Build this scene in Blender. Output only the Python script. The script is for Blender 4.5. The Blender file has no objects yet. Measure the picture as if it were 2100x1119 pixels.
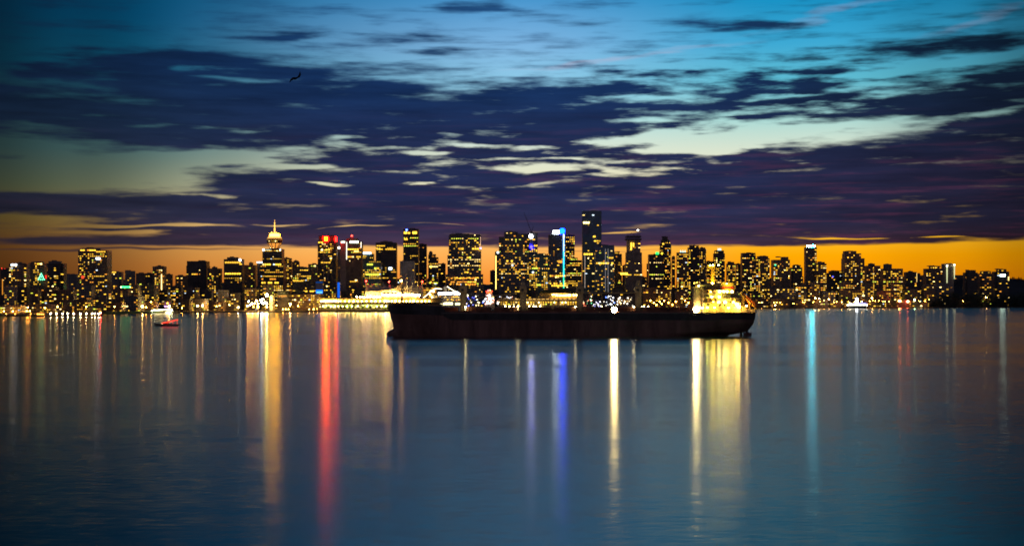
import bpy, math, random
from mathutils import Vector, Matrix
random.seed(11)
S = bpy.context.scene
COL = S.collection
PI = math.pi

# ------------------------------------------------------------------ camera
F, CX, HY, EYE = 2916.67, 1050.0, 620.0, 18.0      # 50 mm lens on a 36 mm sensor, eye 18 m above the water
cd = bpy.data.cameras.new('camera'); cam = bpy.data.objects.new('camera', cd); COL.objects.link(cam)
cd.lens = 50; cd.sensor_width = 36; cd.sensor_fit = 'HORIZONTAL'
cd.shift_y = (HY - 559.5) / 2100.0
cd.clip_start = 1.0; cd.clip_end = 90000
cam.location = (0, 0, EYE); cam.rotation_euler = (PI / 2, 0, 0)
cd.dof.use_dof = True; cd.dof.focus_distance = 110.0; cd.dof.aperture_fstop = 1.15
S.camera = cam

# ------------------------------------------------------------------ exposure and sampling
S.view_settings.view_transform = 'Standard'; S.view_settings.look = 'None'
S.view_settings.exposure = 0; S.view_settings.gamma = 1
cy = S.cycles
cy.use_denoising = True; cy.denoising_input_passes = 'RGB'
cy.max_bounces = 5; cy.glossy_bounces = 3; cy.diffuse_bounces = 2; cy.transmission_bounces = 2; cy.volume_bounces = 0
cy.sample_clamp_indirect = 4.0
cy.filter_width = 1.6

def lin(r, g, b):
    f = lambda c: c / 12.92 if c <= .04045 else ((c + .055) / 1.055) ** 2.4
    return (f(r / 255), f(g / 255), f(b / 255), 1)

# ------------------------------------------------------------------ dusk sky
class NT:
    """short-hand for wiring a node tree"""
    def __init__(s, tree): s.t = tree; s.n = tree.nodes; s.l = tree.links
    def put(s, inp, v):
        if hasattr(v, 'is_output'): s.l.new(v, inp)
        else: inp.default_value = v
    def math(s, op, a, b=None, clamp=False):
        n = s.n.new('ShaderNodeMath'); n.operation = op; n.use_clamp = clamp
        s.put(n.inputs[0], a)
        if b is not None: s.put(n.inputs[1], b)
        return n.outputs[0]
    def vec(s, x, y, z=0.0):
        n = s.n.new('ShaderNodeCombineXYZ')
        for i, v in enumerate((x, y, z)): s.put(n.inputs[i], v)
        return n.outputs[0]
    def ramp(s, fac, stops, interp='LINEAR'):
        n = s.n.new('ShaderNodeValToRGB'); n.color_ramp.interpolation = interp
        e = n.color_ramp.elements
        while len(e) < len(stops): e.new(.5)
        for q, (p, c) in zip(e, stops): q.position = p; q.color = c if len(c) == 4 else (*c, 1)
        s.put(n.inputs[0], fac); return n.outputs[0]
    def step(s, v, a, b, lo=0.0, hi=1.0):
        n = s.n.new('ShaderNodeMapRange'); n.interpolation_type = 'SMOOTHSTEP'
        s.put(n.inputs[0], v); s.put(n.inputs[1], a); s.put(n.inputs[2], b); s.put(n.inputs[3], lo); s.put(n.inputs[4], hi)
        return n.outputs[0]
    def mix(s, fac, a, b, blend='MIX'):
        n = s.n.new('ShaderNodeMix'); n.data_type = 'RGBA'; n.blend_type = blend; n.clamp_factor = True
        s.put(n.inputs[0], fac); s.put(n.inputs[6], a); s.put(n.inputs[7], b); return n.outputs[2]
    def noise(s, vec, scale, detail=4.0, rough=.55, dims='3D'):
        n = s.n.new('ShaderNodeTexNoise'); n.noise_dimensions = dims
        s.put(n.inputs['Vector'], vec); n.inputs['Scale'].default_value = scale
        n.inputs['Detail'].default_value = detail; n.inputs['Roughness'].default_value = rough
        return n.outputs[0]

W = bpy.data.worlds.new('World'); S.world = W; W.use_nodes = True
W.node_tree.nodes.clear(); T = NT(W.node_tree)
wo = T.n.new('ShaderNodeOutputWorld'); bg = T.n.new('ShaderNodeBackground')
tc = T.n.new('ShaderNodeTexCoord'); sp = T.n.new('ShaderNodeSeparateXYZ'); T.l.new(tc.outputs['Generated'], sp.inputs[0])
dx, dy, dz = sp.outputs
# compass direction and height above the horizon in hundredths of a radian-ish unit (29.17 per radian)
AZ = T.math('MULTIPLY', T.math('ARCTAN2', dx, dy), 29.1667)
EL = T.math('MULTIPLY', T.math('ARCSINE', dz), 29.1667)
def ae(px, py):
    u = (px - CX) / F; v = (HY - py) / F
    a = math.atan(u); return a * 29.1667, math.atan(v * math.cos(a)) * 29.1667

# physical dusk sky underneath: sun just under the horizon behind the city
nish = T.n.new('ShaderNodeTexSky'); nish.sky_type = 'NISHITA'; nish.sun_disc = False
nish.sun_elevation = math.radians(-2.0); nish.sun_rotation = math.radians(9.0); nish.dust_density = 2.0
# clear-sky colour by height, three compass sectors (afterglow strongest towards the sunset)
E = lambda v: max(0.0, min(1.0, v / 24.0))
rampL = T.ramp(T.math('DIVIDE', EL, 24.0), [
    (0, lin(120, 66, 26)), (E(.8), lin(158, 96, 44)), (E(1.2), lin(165, 112, 58)), (E(1.7), lin(160, 135, 76)), (E(2.3), lin(126, 140, 108)),
    (E(3.0), lin(92, 134, 134)), (E(3.6), lin(72, 128, 140)), (E(4.6), lin(20, 110, 146)), (E(5.6), lin(0, 96, 142)), (E(8), lin(2, 70, 112)), (E(14), lin(6, 44, 72)), (1, lin(8, 26, 44))])
rampC = T.ramp(T.math('DIVIDE', EL, 24.0), [
    (0, lin(222, 100, 34)), (E(.5), lin(250, 150, 56)), (E(1.0), (1.02, .46, .10)), (E(1.5), lin(255, 205, 125)), (E(2.3), lin(232, 226, 190)),
    (E(3.1), lin(222, 232, 212)), (E(3.8), lin(176, 222, 228)), (E(4.4), lin(146, 206, 234)), (E(5.2), lin(126, 182, 226)), (E(6.1), lin(72, 150, 206)), (E(9), lin(34, 124, 176)), (E(14), lin(24, 104, 146)), (1, lin(10, 40, 66))])
rampR = T.ramp(T.math('DIVIDE', EL, 24.0), [
    (0, lin(226, 104, 16)), (E(.5), lin(252, 150, 8)), (E(.95), (1.05, .41, .001)), (E(1.35), (1.06, .55, .02)), (E(1.9), lin(248, 206, 110)),
    (E(2.9), lin(228, 230, 205)), (E(3.7), lin(168, 218, 214)), (E(4.4), lin(96, 190, 212)), (E(5.2), lin(58, 168, 212)), (E(6.1), lin(10, 142, 194)), (E(9), lin(6, 100, 148)), (E(14), lin(8, 66, 104)), (1, lin(8, 36, 60))])
near_glow = T.step(EL, 3.4, 1.4)                # the warm glow spreads wider along the horizon than the pale blue above it
clear = T.mix(T.math('ADD', T.math('MULTIPLY', T.step(AZ, -10.0, -4.0), near_glow), T.math('MULTIPLY', T.step(AZ, -8.0, .5), T.math('SUBTRACT', 1.0, near_glow))), rampL, rampC)
clear = T.mix(T.step(AZ, 0.0, 5.5), clear, rampR)
# away from the afterglow the sky falls off, with darkened frame edges put in
fall = T.ramp(T.math('ADD', T.math('DIVIDE', AZ, 40.0), .5), [
    (0, (.05,) * 3), (.15, (.06,) * 3), (.24, (.14,) * 3), (.285, (.34,) * 3), (.35, (.74,) * 3), (.41, (.97,) * 3), (.52, (1,) * 3), (.66, (1,) * 3), (.715, (.70,) * 3), (.755, (.36,) * 3), (.80, (.22,) * 3), (.9, (.1,) * 3), (1, (.05,) * 3)], 'EASE')
low = T.step(EL, .6, 3.6)                       # the glow along the horizon reaches further round than the blue above it
fall = T.mix(low, T.math('POWER', fall, .72), fall)
clear = T.mix(1.0, clear, fall, 'MULTIPLY')
# thin pink cirrus high up
CHAIN = [0.0]   # each patch hangs on the sum before it, so that only a few values are alive at a time
def blob(px, py, rx, ry, rot=0.0, w=1.0, inner=0.0):
    """soft elongated patch of cloud: a weight that falls from w to 0 across the ellipse"""
    a, e = ae(px, py)
    m = T.n.new('ShaderNodeMapping'); m.vector_type = 'TEXTURE'
    m.inputs['Location'].default_value = (a, e, 0); m.inputs['Rotation'].default_value = (0, 0, math.radians(rot))
    m.inputs['Scale'].default_value = (rx / 100, ry / 100, 1e7)
    T.l.new(T.vec(AEX, AEY, CHAIN[0]), m.inputs['Vector'])
    ln = T.n.new('ShaderNodeVectorMath'); ln.operation = 'LENGTH'; T.l.new(m.outputs[0], ln.inputs[0])
    return T.step(ln.outputs['Value'], inner, 1.0, w, 0.0)
# wind-drawn wobble so that no patch keeps a clean outline
w1 = T.noise(T.vec(T.math('MULTIPLY', AZ, .55), T.math('MULTIPLY', EL, 2.6), 3.1), 1.0, 5.0, .6)
w2 = T.noise(T.vec(T.math('MULTIPLY', AZ, .38), T.math('MULTIPLY', EL, 1.6), 9.7), 1.0, 2.0, .5)
AEX = T.math('ADD', AZ, T.math('MULTIPLY', T.math('SUBTRACT', w1, .5), 2.6))
AEY = T.math('ADD', EL, T.math('MULTIPLY', T.math('SUBTRACT', w2, .5), .42))
CLOUDS = [  # px, py, rx, ry, tilt, weight
    (440, 150, 420, 62, 0, .9), (330, 128, 260, 34, 0, .6), (640, 225, 800, 115, -2, 1.2), (1060, 232, 600, 84, 0, 1.0), (250, 255, 440, 66, -3, 1.0), (50, 228, 200, 56, 0, .9), (1250, 200, 260, 42, 0, .7), (480, 285, 330, 28, -2, .7),
    (95, 147, 110, 24, 0, .95), (0, 186, 80, 16, 0, .9), (20, 320, 120, 10, 0, .7), (590, 71, 170, 18, 3, 1.0), (820, 76, 170, 16, 0, .45), (975, 14, 130, 17, 2, 1.05), (860, 105, 150, 15, 0, .5), (900, 148, 170, 18, 0, .6), (700, 92, 160, 12, 0, .35),
    (1530, 53, 170, 20, -3, 1.1), (1930, 92, 330, 34, 2, .85), (2060, 84, 160, 24, 0, .5), (1680, 145, 180, 22, 4, .8), (1610, 185, 250, 38, 2, 1.05), (1540, 214, 280, 22, 0, .85), (1330, 146, 200, 17, 0, .6), (1560, 244, 130, 13, 0, .8), (1420, 214, 150, 16, 0, .5), (1330, 175, 220, 24, 0, .55),
    (2080, 168, 380, 76, 10, 1.2), (1960, 216, 400, 48, 5, 1.1), (1780, 236, 250, 36, 5, 1.0), (2080, 250, 200, 56, 8, .8), (1900, 150, 140, 16, 6, .5),
    (760, 275, 560, 50, -3, .9), (1250, 266, 330, 44, 0, .9), (1120, 322, 420, 44, 0, .8), (800, 322, 330, 28, 2, .75), (640, 316, 200, 20, 0, .5),
    (740, 372, 520, 56, 1, 1.1), (1180, 410, 1300, 120, 0, 1.6), (230, 428, 520, 46, 0, 1.2), (-20, 412, 240, 30, 0, 1.0), (160, 500, 700, 26, 0, 1.3), (720, 475, 800, 60, 0, 1.4), (1300, 462, 1100, 70, 0, 1.5),
    (1900, 410, 760, 140, 2, 1.6), (2060, 310, 560, 96, 6, 1.4), (1720, 356, 520, 72, 3, 1.3), (1500, 335, 260, 34, 3, .9), (1570, 300, 210, 17, 4, .75), (1500, 286, 110, 10, 0, .6), (1360, 322, 160, 14, 0, .6),
]
GAPS = [
    (970, 300, 170, 11, 0, 1.3), (800, 306, 130, 8, 0, 1.0), (880, 316, 110, 7, 0, .9), (1090, 306, 90, 10, 0, 1.0), (690, 300, 110, 8, 0, .8), (400, 322, 380, 30, 3, 1.0), (130, 350, 380, 52, 0, 1.1), (600, 340, 180, 12, 3, 1.1), (1110, 349, 130, 14, 0, 1.4), (1210, 343, 80, 11, 0, 1.2), (1290, 352, 110, 13, -3, 1.3), (1390, 347, 70, 7, 0, 1.0), (1050, 331, 110, 9, 0, .9), (1240, 362, 80, 6, 0, .9), (1180, 330, 60, 6, 0, .8), (1120, 376, 80, 5, 0, .7),
    (1540, 272, 230, 28, 3, 1.0), (1330, 288, 150, 15, 2, 1.0), (1440, 300, 130, 15, 0, 1.0), (1740, 262, 250, 15, 4, 1.05), (1330, 312, 130, 9, 0, .8), (2030, 232, 200, 18, 10, .95), (1370, 206, 220, 13, 0, .8), (1290, 248, 150, 11, 0, .8), (1560, 200, 220, 8, 4, .5), (1980, 126, 260, 14, 7, .8),
    (845, 378, 48, 7, 0, 1.5), (703, 381, 70, 6, 0, 1.5), (430, 400, 80, 6, 0, 1.2), (330, 262, 110, 9, 0, .8), (190, 242, 90, 8, 0, .7), (390, 146, 120, 13, 0, 1.1), (480, 168, 130, 8, 0, .7), (170, 172, 130, 10, 0, .5),
    (320, 461, 270, 5.5, 0, 1.8), (110, 446, 230, 18, 0, 1.2), (230, 473, 200, 6, 0, 1.3), (560, 459, 80, 3, 0, .8), (700, 470, 110, 2.6, 0, .75), (920, 466, 120, 2.6, 0, .8), (520, 275, 80, 5, 0, .6), (690, 288, 110, 7, 0, .8),
    (1240, 473, 60, 4, 0, 1.0), (1900, 488, 80, 4, 0, 1.4), (1700, 489, 150, 3, 0, 1.0),
]
dens = None
for b in CLOUDS:
    v = blob(*b); dens = v if dens is None else T.math('ADD', dens, v); CHAIN[0] = dens
dens = T.math('MINIMUM', dens, 1.15)
for b in GAPS:
    dens = T.math('SUBTRACT', dens, blob(*b)); CHAIN[0] = dens
# long-exposure streaks
n1 = T.noise(T.vec(T.math('MULTIPLY', AZ, .5), T.math('MULTIPLY', EL, 4.2), 0.0), 1.0, 4.0, .5)
n2 = T.noise(T.vec(T.math('MULTIPLY', AZ, 1.0), T.math('MULTIPLY', EL, 13.0), 5.0), 1.0, 2.0, .4)
n3 = T.noise(T.vec(T.math('MULTIPLY', AZ, .95), T.math('MULTIPLY', EL, 5.4), 14.0), 1.0, 4.0, .55)
CHAIN[0] = dens
broken = T.math('ADD', blob(1080, 325, 900, 100, 0, 1.0, .2), blob(1500, 190, 700, 120, 0, .75, .2))
broken = T.math('ADD', broken, .55)
tex = T.math('ADD', T.math('MULTIPLY', T.math('SUBTRACT', n1, .5), 1.7), T.math('MULTIPLY', T.math('SUBTRACT', n2, .5), .7))
tex = T.math('ADD', tex, T.math('MULTIPLY', T.math('MULTIPLY', T.math('SUBTRACT', n3, .5), 2.7), broken))
dens = T.math('ADD', dens, tex)
# above the frame the deck goes on as broken streaks
over = T.math('MULTIPLY', T.step(EL, 6.3, 9.0), .34)
dens = T.math('ADD', dens, over)
dens = T.math('SUBTRACT', dens, T.step(EL, 1.22, .98, 0.0, 2.5))    # the strip of open sky under the deck
strip_cloud = T.math('ADD', blob(250, 512, 420, 4.5, 0, 1.0), T.math('ADD', blob(1230, 509, 260, 2.5, 0, .5), blob(640, 508, 240, 2.6, 0, .7)))
cover = T.step(dens, -.18, .98)
cover = T.math('MAXIMUM', cover, T.math('MULTIPLY', strip_cloud, .9))
# cloud colour by height and compass sector
ccL = T.ramp(T.math('DIVIDE', EL, 8.0), [(0, lin(66, 46, 42)), (.14, lin(54, 46, 58)), (.22, lin(44, 45, 64)), (.32, lin(36, 44, 66)), (.45, lin(22, 42, 68)), (.58, lin(14, 38, 70)), (.75, lin(14, 46, 80)), (1, lin(10, 56, 96))])
ccC = T.ramp(T.math('DIVIDE', EL, 8.0), [(0, lin(110, 58, 50)), (.14, lin(70, 50, 70)), (.2, lin(42, 44, 76)), (.28, lin(33, 42, 78)), (.40, lin(30, 42, 78)), (.52, lin(20, 46, 88)), (.62, lin(16, 48, 92)), (.75, lin(30, 72, 118)), (1, lin(30, 84, 136))])
ccR = T.ramp(T.math('DIVIDE', EL, 8.0), [(0, lin(120, 60, 30)), (.14, lin(52, 34, 44)), (.2, lin(36, 36, 60)), (.32, lin(34, 36, 64)), (.44, lin(22, 36, 64)), (.58, lin(14, 36, 62)), (.75, lin(6, 34, 56)), (1, lin(8, 52, 84))])
cc = T.mix(T.step(AZ, -9.5, -2.5), ccL, ccC)
cc = T.mix(T.step(AZ, 2.0, 8.8), cc, ccR)
# rosy undersides drawn out into streaks on the lower deck
rose = T.noise(T.vec(T.math('MULTIPLY', AZ, .5), T.math('MULTIPLY', EL, 7.0), 21.0), 1.0, 5.0, .6)
rose = T.math('MULTIPLY', T.step(rose, .48, .72), T.math('MULTIPLY', T.step(EL, 4.2, 1.6), T.step(AZ, -8.0, 3.0, .06, .34)))
cc = T.mix(rose, cc, lin(118, 58, 88))
shade = T.noise(T.vec(T.math('MULTIPLY', AZ, .35), T.math('MULTIPLY', EL, 3.4), 33.0), 1.0, 5.0, .6)
cc = T.mix(1.0, cc, T.ramp(shade, [(.3, (.66, .66, .7)), (.7, (1.3, 1.3, 1.3))]), 'MULTIPLY')
cf = T.ramp(T.math('ADD', T.math('DIVIDE', AZ, 40.0), .5), [(0, (.3,) * 3), (.24, (.5,) * 3), (.34, (.9,) * 3), (.5, (1,) * 3), (.68, (.95,) * 3), (.755, (.5,) * 3), (.85, (.35,) * 3), (1, (.3,) * 3)])
cc = T.mix(1.0, cc, cf, 'MULTIPLY')
# pink cirrus
cir = T.math('ADD', blob(1280, 122, 330, 7, 6, .42), T.math('ADD', blob(1690, 30, 190, 14, 14, .2), blob(2010, 40, 160, 16, 14, .14)))
clear = T.mix(T.math('MULTIPLY', cir, T.step(n1, .2, .7)), clear, lin(214, 172, 190))
sky = T.mix(cover, clear, cc)
# the half of the sky behind the viewer is late dusk, brightened and warmed to fill the facades
back = T.step(T.math('ABSOLUTE', AZ), 13.0, 26.0)
sky = T.mix(back, sky, T.ramp(T.math('DIVIDE', EL, 46.0), [(0, lin(106, 92, 94)), (.3, lin(62, 64, 84)), (1, lin(18, 32, 54))]))
bg2 = T.n.new('ShaderNodeBackground'); T.l.new(nish.outputs[0], bg2.inputs[0]); bg2.inputs[1].default_value = 0.004
T.l.new(sky, bg.inputs[0]); bg.inputs[1].default_value = 1.0
ad = T.n.new('ShaderNodeAddShader'); T.l.new(bg.outputs[0], ad.inputs[0]); T.l.new(bg2.outputs[0], ad.inputs[1])
T.l.new(ad.outputs[0], wo.inputs[0])
W.cycles.sampling_method = 'MANUAL'; W.cycles.sample_map_resolution = 256

# ------------------------------------------------------------------ small helpers shared by everything
def X(px, D): return (px - CX) / F * D
def Z(py, D): return EYE - (py - HY) / F * D
def ipol(tab, x):
    for (a, u), (b, v) in zip(tab, tab[1:]):
        if x <= b: return u + (v - u) * max(0.0, (x - a)) / (b - a)
    return tab[-1][1]
def shore(px): return ipol([(0, 1900), (160, 2080), (330, 2400), (560, 2600), (650, 2640), (900, 2900), (1100, 3100), (1560, 4200), (1900, 4700), (2100, 4900)], px)

def mat(name, col, rough=.6, metal=0.0, var=.25, scale=.15, spec=.3, streak=False):
    """weathered surface: base colour broken up by two scales of noise"""
    m = bpy.data.materials.new(name); m.use_nodes = True; q = NT(m.node_tree)
    b = q.n['Principled BSDF']; t = q.n.new('ShaderNodeTexCoord')
    v = t.outputs['Object']
    if streak:
        mp = q.n.new('ShaderNodeMapping'); mp.inputs['Scale'].default_value = (1, 1, .12); q.l.new(v, mp.inputs[0]); v = mp.outputs[0]
    n = q.math('ADD', q.math('MULTIPLY', q.noise(v, scale, 5.0, .65), .7), q.math('MULTIPLY', q.noise(v, scale * 9, 3.0), .3))
    c = q.mix(q.step(n, .35, .68), (*[x * (1 - var) for x in col[:3]], 1), (*[min(1, x * (1 + var)) for x in col[:3]], 1))
    q.l.new(c, b.inputs['Base Color']); b.inputs['Roughness'].default_value = rough; b.inputs['Metallic'].default_value = metal
    b.inputs['Specular IOR Level'].default_value = spec
    return m
EM = {}
def glow(col, k, sample=False):
    """light-giving surface"""
    key = (tuple(round(c, 3) for c in col[:3]), k, sample)
    if key in EM: return EM[key]
    m = bpy.data.materials.new('glow'); m.use_nodes = True; q = NT(m.node_tree); q.n.clear()
    o = q.n.new('ShaderNodeOutputMaterial'); e = q.n.new('ShaderNodeEmission')
    e.inputs[0].default_value = (*col[:3], 1); e.inputs[1].default_value = k; q.l.new(e.outputs[0], o.inputs[0])
    m.cycles.emission_sampling = 'FRONT' if sample else 'NONE'
    EM[key] = m; return m

class MB:
    """collects faces of ONE mesh"""
    def __init__(s): s.v = []; s.f = []; s.m = []
    def add(s, vs, fs, mi=0):
        k = len(s.v); s.v += [tuple(v) for v in vs]; s.f += [tuple(i + k for i in f) for f in fs]; s.m += [mi] * len(fs)
    def box(s, x0, x1, y0, y1, z0, z1, mi=0):
        s.add([(x0, y0, z0), (x1, y0, z0), (x1, y1, z0), (x0, y1, z0), (x0, y0, z1), (x1, y0, z1), (x1, y1, z1), (x0, y1, z1)],
              [(0, 3, 2, 1), (4, 5, 6, 7), (0, 1, 5, 4), (1, 2, 6, 5), (2, 3, 7, 6), (3, 0, 4, 7)], mi)
    def prism(s, poly, z0, z1, top=1.0, mi=0, cx=0, cy=0):
        n = len(poly)
        s.add([(x, y, z0) for x, y in poly] + [(cx + (x - cx) * top, cy + (y - cy) * top, z1) for x, y in poly],
              [tuple(range(n - 1, -1, -1)), tuple(range(n, 2 * n))] + [(i, (i + 1) % n, n + (i + 1) % n, n + i) for i in range(n)], mi)
    def tube(s, p0, p1, r0, r1=None, n=8, mi=0):
        r1 = r0 if r1 is None else r1
        p0 = Vector(p0); p1 = Vector(p1); d = (p1 - p0).normalized()
        a = d.orthogonal().normalized(); b = d.cross(a)
        vs = [p + (a * math.cos(2 * PI * i / n) + b * math.sin(2 * PI * i / n)) * r for p, r in ((p0, r0), (p1, r1)) for i in range(n)]
        s.add(vs, [tuple(range(n - 1, -1, -1)), tuple(range(n, 2 * n))] + [(i, (i + 1) % n, n + (i + 1) % n, n + i) for i in range(n)], mi)
    def lathe(s, prof, n=20, c=(0, 0, 0), mi=0):
        vs = [(c[0] + r * math.cos(2 * PI * i / n), c[1] + r * math.sin(2 * PI * i / n), c[2] + z) for r, z in prof for i in range(n)]
        fs = [(k * n + i, k * n + (i + 1) % n, (k + 1) * n + (i + 1) % n, (k + 1) * n + i) for k in range(len(prof) - 1) for i in range(n)]
        fs += [tuple(range(n - 1, -1, -1)), tuple(range((len(prof) - 1) * n, len(prof) * n))]
        s.add(vs, fs, mi)
    def ball(s, c, r, n=8, mi=0, sq=1.0):
        s.lathe([(max(.001, r * math.sin(PI * k / (n // 2))), -r * sq * math.cos(PI * k / (n // 2))) for k in range(n // 2 + 1)], n, c, mi)
    def build(s, name, mats, parent=None, smooth=False, loc=None):
        me = bpy.data.meshes.new(name); me.from_pydata(s.v, [], s.f)
        mats = mats if isinstance(mats, (list, tuple)) else [mats]
        for m in mats: me.materials.append(m)
        if len(mats) > 1: me.polygons.foreach_set('material_index', s.m)
        if smooth: me.polygons.foreach_set('use_smooth', [True] * len(me.polygons))
        me.validate(); me.update()
        o = bpy.data.objects.new(name, me); COL.objects.link(o); o.parent = parent
        if loc: o.location = loc
        return o
def tag(o, label=None, cat=None, group=None, kind=None):
    if label: o['label'] = label
    if cat: o['category'] = cat
    if group: o['group'] = group
    if kind: o['kind'] = kind
    return o
def empty(name, loc, label, cat, group=None):
    o = bpy.data.objects.new(name, None); COL.objects.link(o); o.location = loc; o.empty_display_size = 5
    return tag(o, label, cat, group)
def copy_tree(o, parent=None):
    c = o.copy(); COL.objects.link(c); c.parent = parent
    for ch in list(o.children): copy_tree(ch, c)
    return c

# ------------------------------------------------------------------ water, shore, hills
def water_material():
    m = bpy.data.materials.new('harbour_water'); m.use_nodes = True; q = NT(m.node_tree); q.n.clear()
    o = q.n.new('ShaderNodeOutputMaterial'); t = q.n.new('ShaderNodeTexCoord')
    sx = q.n.new('ShaderNodeSeparateXYZ'); q.l.new(t.outputs['Object'], sx.inputs[0]); x, y, z = sx.outputs
    # wind lanes: long bands of rougher and calmer water
    lane = q.noise(q.vec(q.math('MULTIPLY', x, .0011), q.math('MULTIPLY', y, .010), 0.0), 1.0, 4.0, .6)
    ra = q.step(lane, .36, .66, WR0, WR1)
    # wavelets and low swell tilt the surface directly: long-crested across the view, so streaks stretch towards the viewer
    def slopes(fx, fy, seed, ax, ay, det):
        n = q.n.new('ShaderNodeTexNoise'); q.l.new(q.vec(q.math('MULTIPLY', x, fx), q.math('MULTIPLY', y, fy), seed), n.inputs['Vector'])
        n.inputs['Scale'].default_value = 1.0; n.inputs['Detail'].default_value = det; n.inputs['Roughness'].default_value = .62
        c = q.n.new('ShaderNodeSeparateXYZ'); q.l.new(n.outputs['Color'], c.inputs[0])
        return [q.math('MULTIPLY', q.math('SUBTRACT', c.outputs[i], .5), k) for i, k in ((0, ax), (1, ay))]
    s1 = slopes(.42, 1.15, .37, .042, .098, 3.0); s2 = slopes(.05, .16, 4.61, .012, .03, 2.0)
    nv = q.n.new('ShaderNodeVectorMath'); nv.operation = 'NORMALIZE'
    q.l.new(q.vec(q.math('ADD', s1[0], s2[0]), q.math('ADD', s1[1], s2[1]), 1.0), nv.inputs[0]); NRM = nv.outputs[0]
    tg = q.n.new('ShaderNodeCombineXYZ'); tg.inputs[0].default_value = 1
    gl = []
    for mul in (1.0, 1.75):                                     # calm facets, and the steeper wavelets between them
        g = q.n.new('ShaderNodeBsdfAnisotropic'); g.distribution = 'BECKMANN'; q.l.new(q.math('MULTIPLY', ra, mul), g.inputs['Roughness']); q.l.new(NRM, g.inputs['Normal'])
        g.inputs['Color'].default_value = (.86, .84, .83, 1); g.inputs['Anisotropy'].default_value = WAN; q.l.new(tg.outputs[0], g.inputs['Tangent']); gl.append(g)
    gm = q.n.new('ShaderNodeMixShader'); gm.inputs[0].default_value = .26; q.l.new(gl[0].outputs[0], gm.inputs[1]); q.l.new(gl[1].outputs[0], gm.inputs[2]); g = gm
    d = q.n.new('ShaderNodeBsdfDiffuse'); d.inputs[0].default_value = (.002, .055, .085, 1)
    fr = q.n.new('ShaderNodeFresnel'); fr.inputs['IOR'].default_value = 1.33; q.l.new(NRM, fr.inputs['Normal'])
    mx = q.n.new('ShaderNodeMixShader'); q.l.new(q.math('MULTIPLY', fr.outputs[0], 1.0, True), mx.inputs[0]); q.l.new(d.outputs[0], mx.inputs[1]); q.l.new(g.outputs[0], mx.inputs[2])
    q.l.new(mx.outputs[0], o.inputs[0]); return m
WR0, WR1, WAN = .142, .178, .2
M_WATER = water_material()
w = MB(); w.add([(-45000, -300, 0), (45000, -300, 0), (45000, 60000, 0), (-45000, 60000, 0)], [(0, 1, 2, 3)])
tag(w.build('water', M_WATER), kind='structure')

# ================================================================== the city
def wall_material(name, base, glass, fh, cw, gl=.55):
    """facade: concrete grid around dark glass, broken up by noise; fh / cw are the storey height and bay width in metres"""
    m = bpy.data.materials.new(name); m.use_nodes = True; q = NT(m.node_tree); b = q.n['Principled BSDF']
    t = q.n.new('ShaderNodeTexCoord'); s = q.n.new('ShaderNodeSeparateXYZ'); q.l.new(t.outputs['Object'], s.inputs[0])
    fz = q.math('FRACT', q.math('DIVIDE', s.outputs[2], fh)); fx = q.math('FRACT', q.math('DIVIDE', q.math('ADD', s.outputs[0], s.outputs[1]), cw))
    pane = q.math('MULTIPLY', q.math('GREATER_THAN', fz, 1 - gl), q.math('GREATER_THAN', fx, .25))
    n = q.noise(t.outputs['Object'], .09, 5.0, .6)
    c = q.mix(q.step(n, .35, .65), (*[x * .7 for x in base], 1), (*[x * 1.25 for x in base], 1))
    q.l.new(q.mix(pane, c, (*glass, 1)), b.inputs['Base Color'])
    q.l.new(q.math('SUBTRACT', .8, q.math('MULTIPLY', pane, .55)), b.inputs['Roughness'])
    b.inputs['Specular IOR Level'].default_value = .4
    return m
WALL = {
    'brown': wall_material('brown_concrete', (.24, .17, .13), (.03, .035, .04), 3.6, 4.0),
    'grey': wall_material('grey_concrete', (.26, .25, .26), (.03, .04, .05), 3.6, 3.4),
    'dark': wall_material('dark_cladding', (.10, .09, .10), (.02, .025, .03), 3.8, 3.0, .65),
    'glass': wall_material('green_glass', (.15, .25, .25), (.09, .16, .17), 3.5, 2.6, .78),
    'tan': wall_material('tan_stone', (.34, .26, .18), (.03, .03, .035), 4.0, 5.0, .45),
    'white': wall_material('white_frame', (.78, .74, .68), (.03, .035, .04), 4.6, 4.2, .62),
    'plain': mat('smooth_concrete', (.36, .29, .24), .8, 0, .18, .03),
}
M_ROOF = mat('roof_plant', (.16, .15, .15), .9)
M_STEEL = mat('dark_steel', (.08, .08, .085), .5, .6)
YEL, WARM, AMB, LIME, COOL = (1, .53, .04), (1, .68, .22), (1, .36, .035), (.80, .86, .07), (.72, .86, 1)
WINMATS = [glow(YEL, 1.6), glow(YEL, 2.6), glow(WARM, 2.2), glow(AMB, 1.5), glow(LIME, 1.9), glow(COOL, 1.9), glow(YEL, .9), glow(AMB, .6), glow(WARM, 6.0)]
WINW = [26, 22, 11, 11, 6, 3, 18, 14, 4]
WMESH = []
for i, m in enumerate(WINMATS):
    b = MB(); b.box(-.5, .5, -.35, .25, -.5, .5); me = bpy.data.meshes.new('lit_window'); me.from_pydata(b.v, [], b.f); me.materials.append(m); WMESH.append(me)
NWIN = 0
def window(parent, x, y, z, w, h, ang=0.0, mi=None, k=None):
    global NWIN; NWIN += 1
    o = bpy.data.objects.new('window', WMESH[mi if mi is not None else random.choices(range(len(WMESH)), WINW)[0]])
    COL.objects.link(o); o.parent = parent; o.location = (x, y, z); o.scale = (w, 1, h); o.rotation_euler = (0, 0, ang); return o

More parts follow.
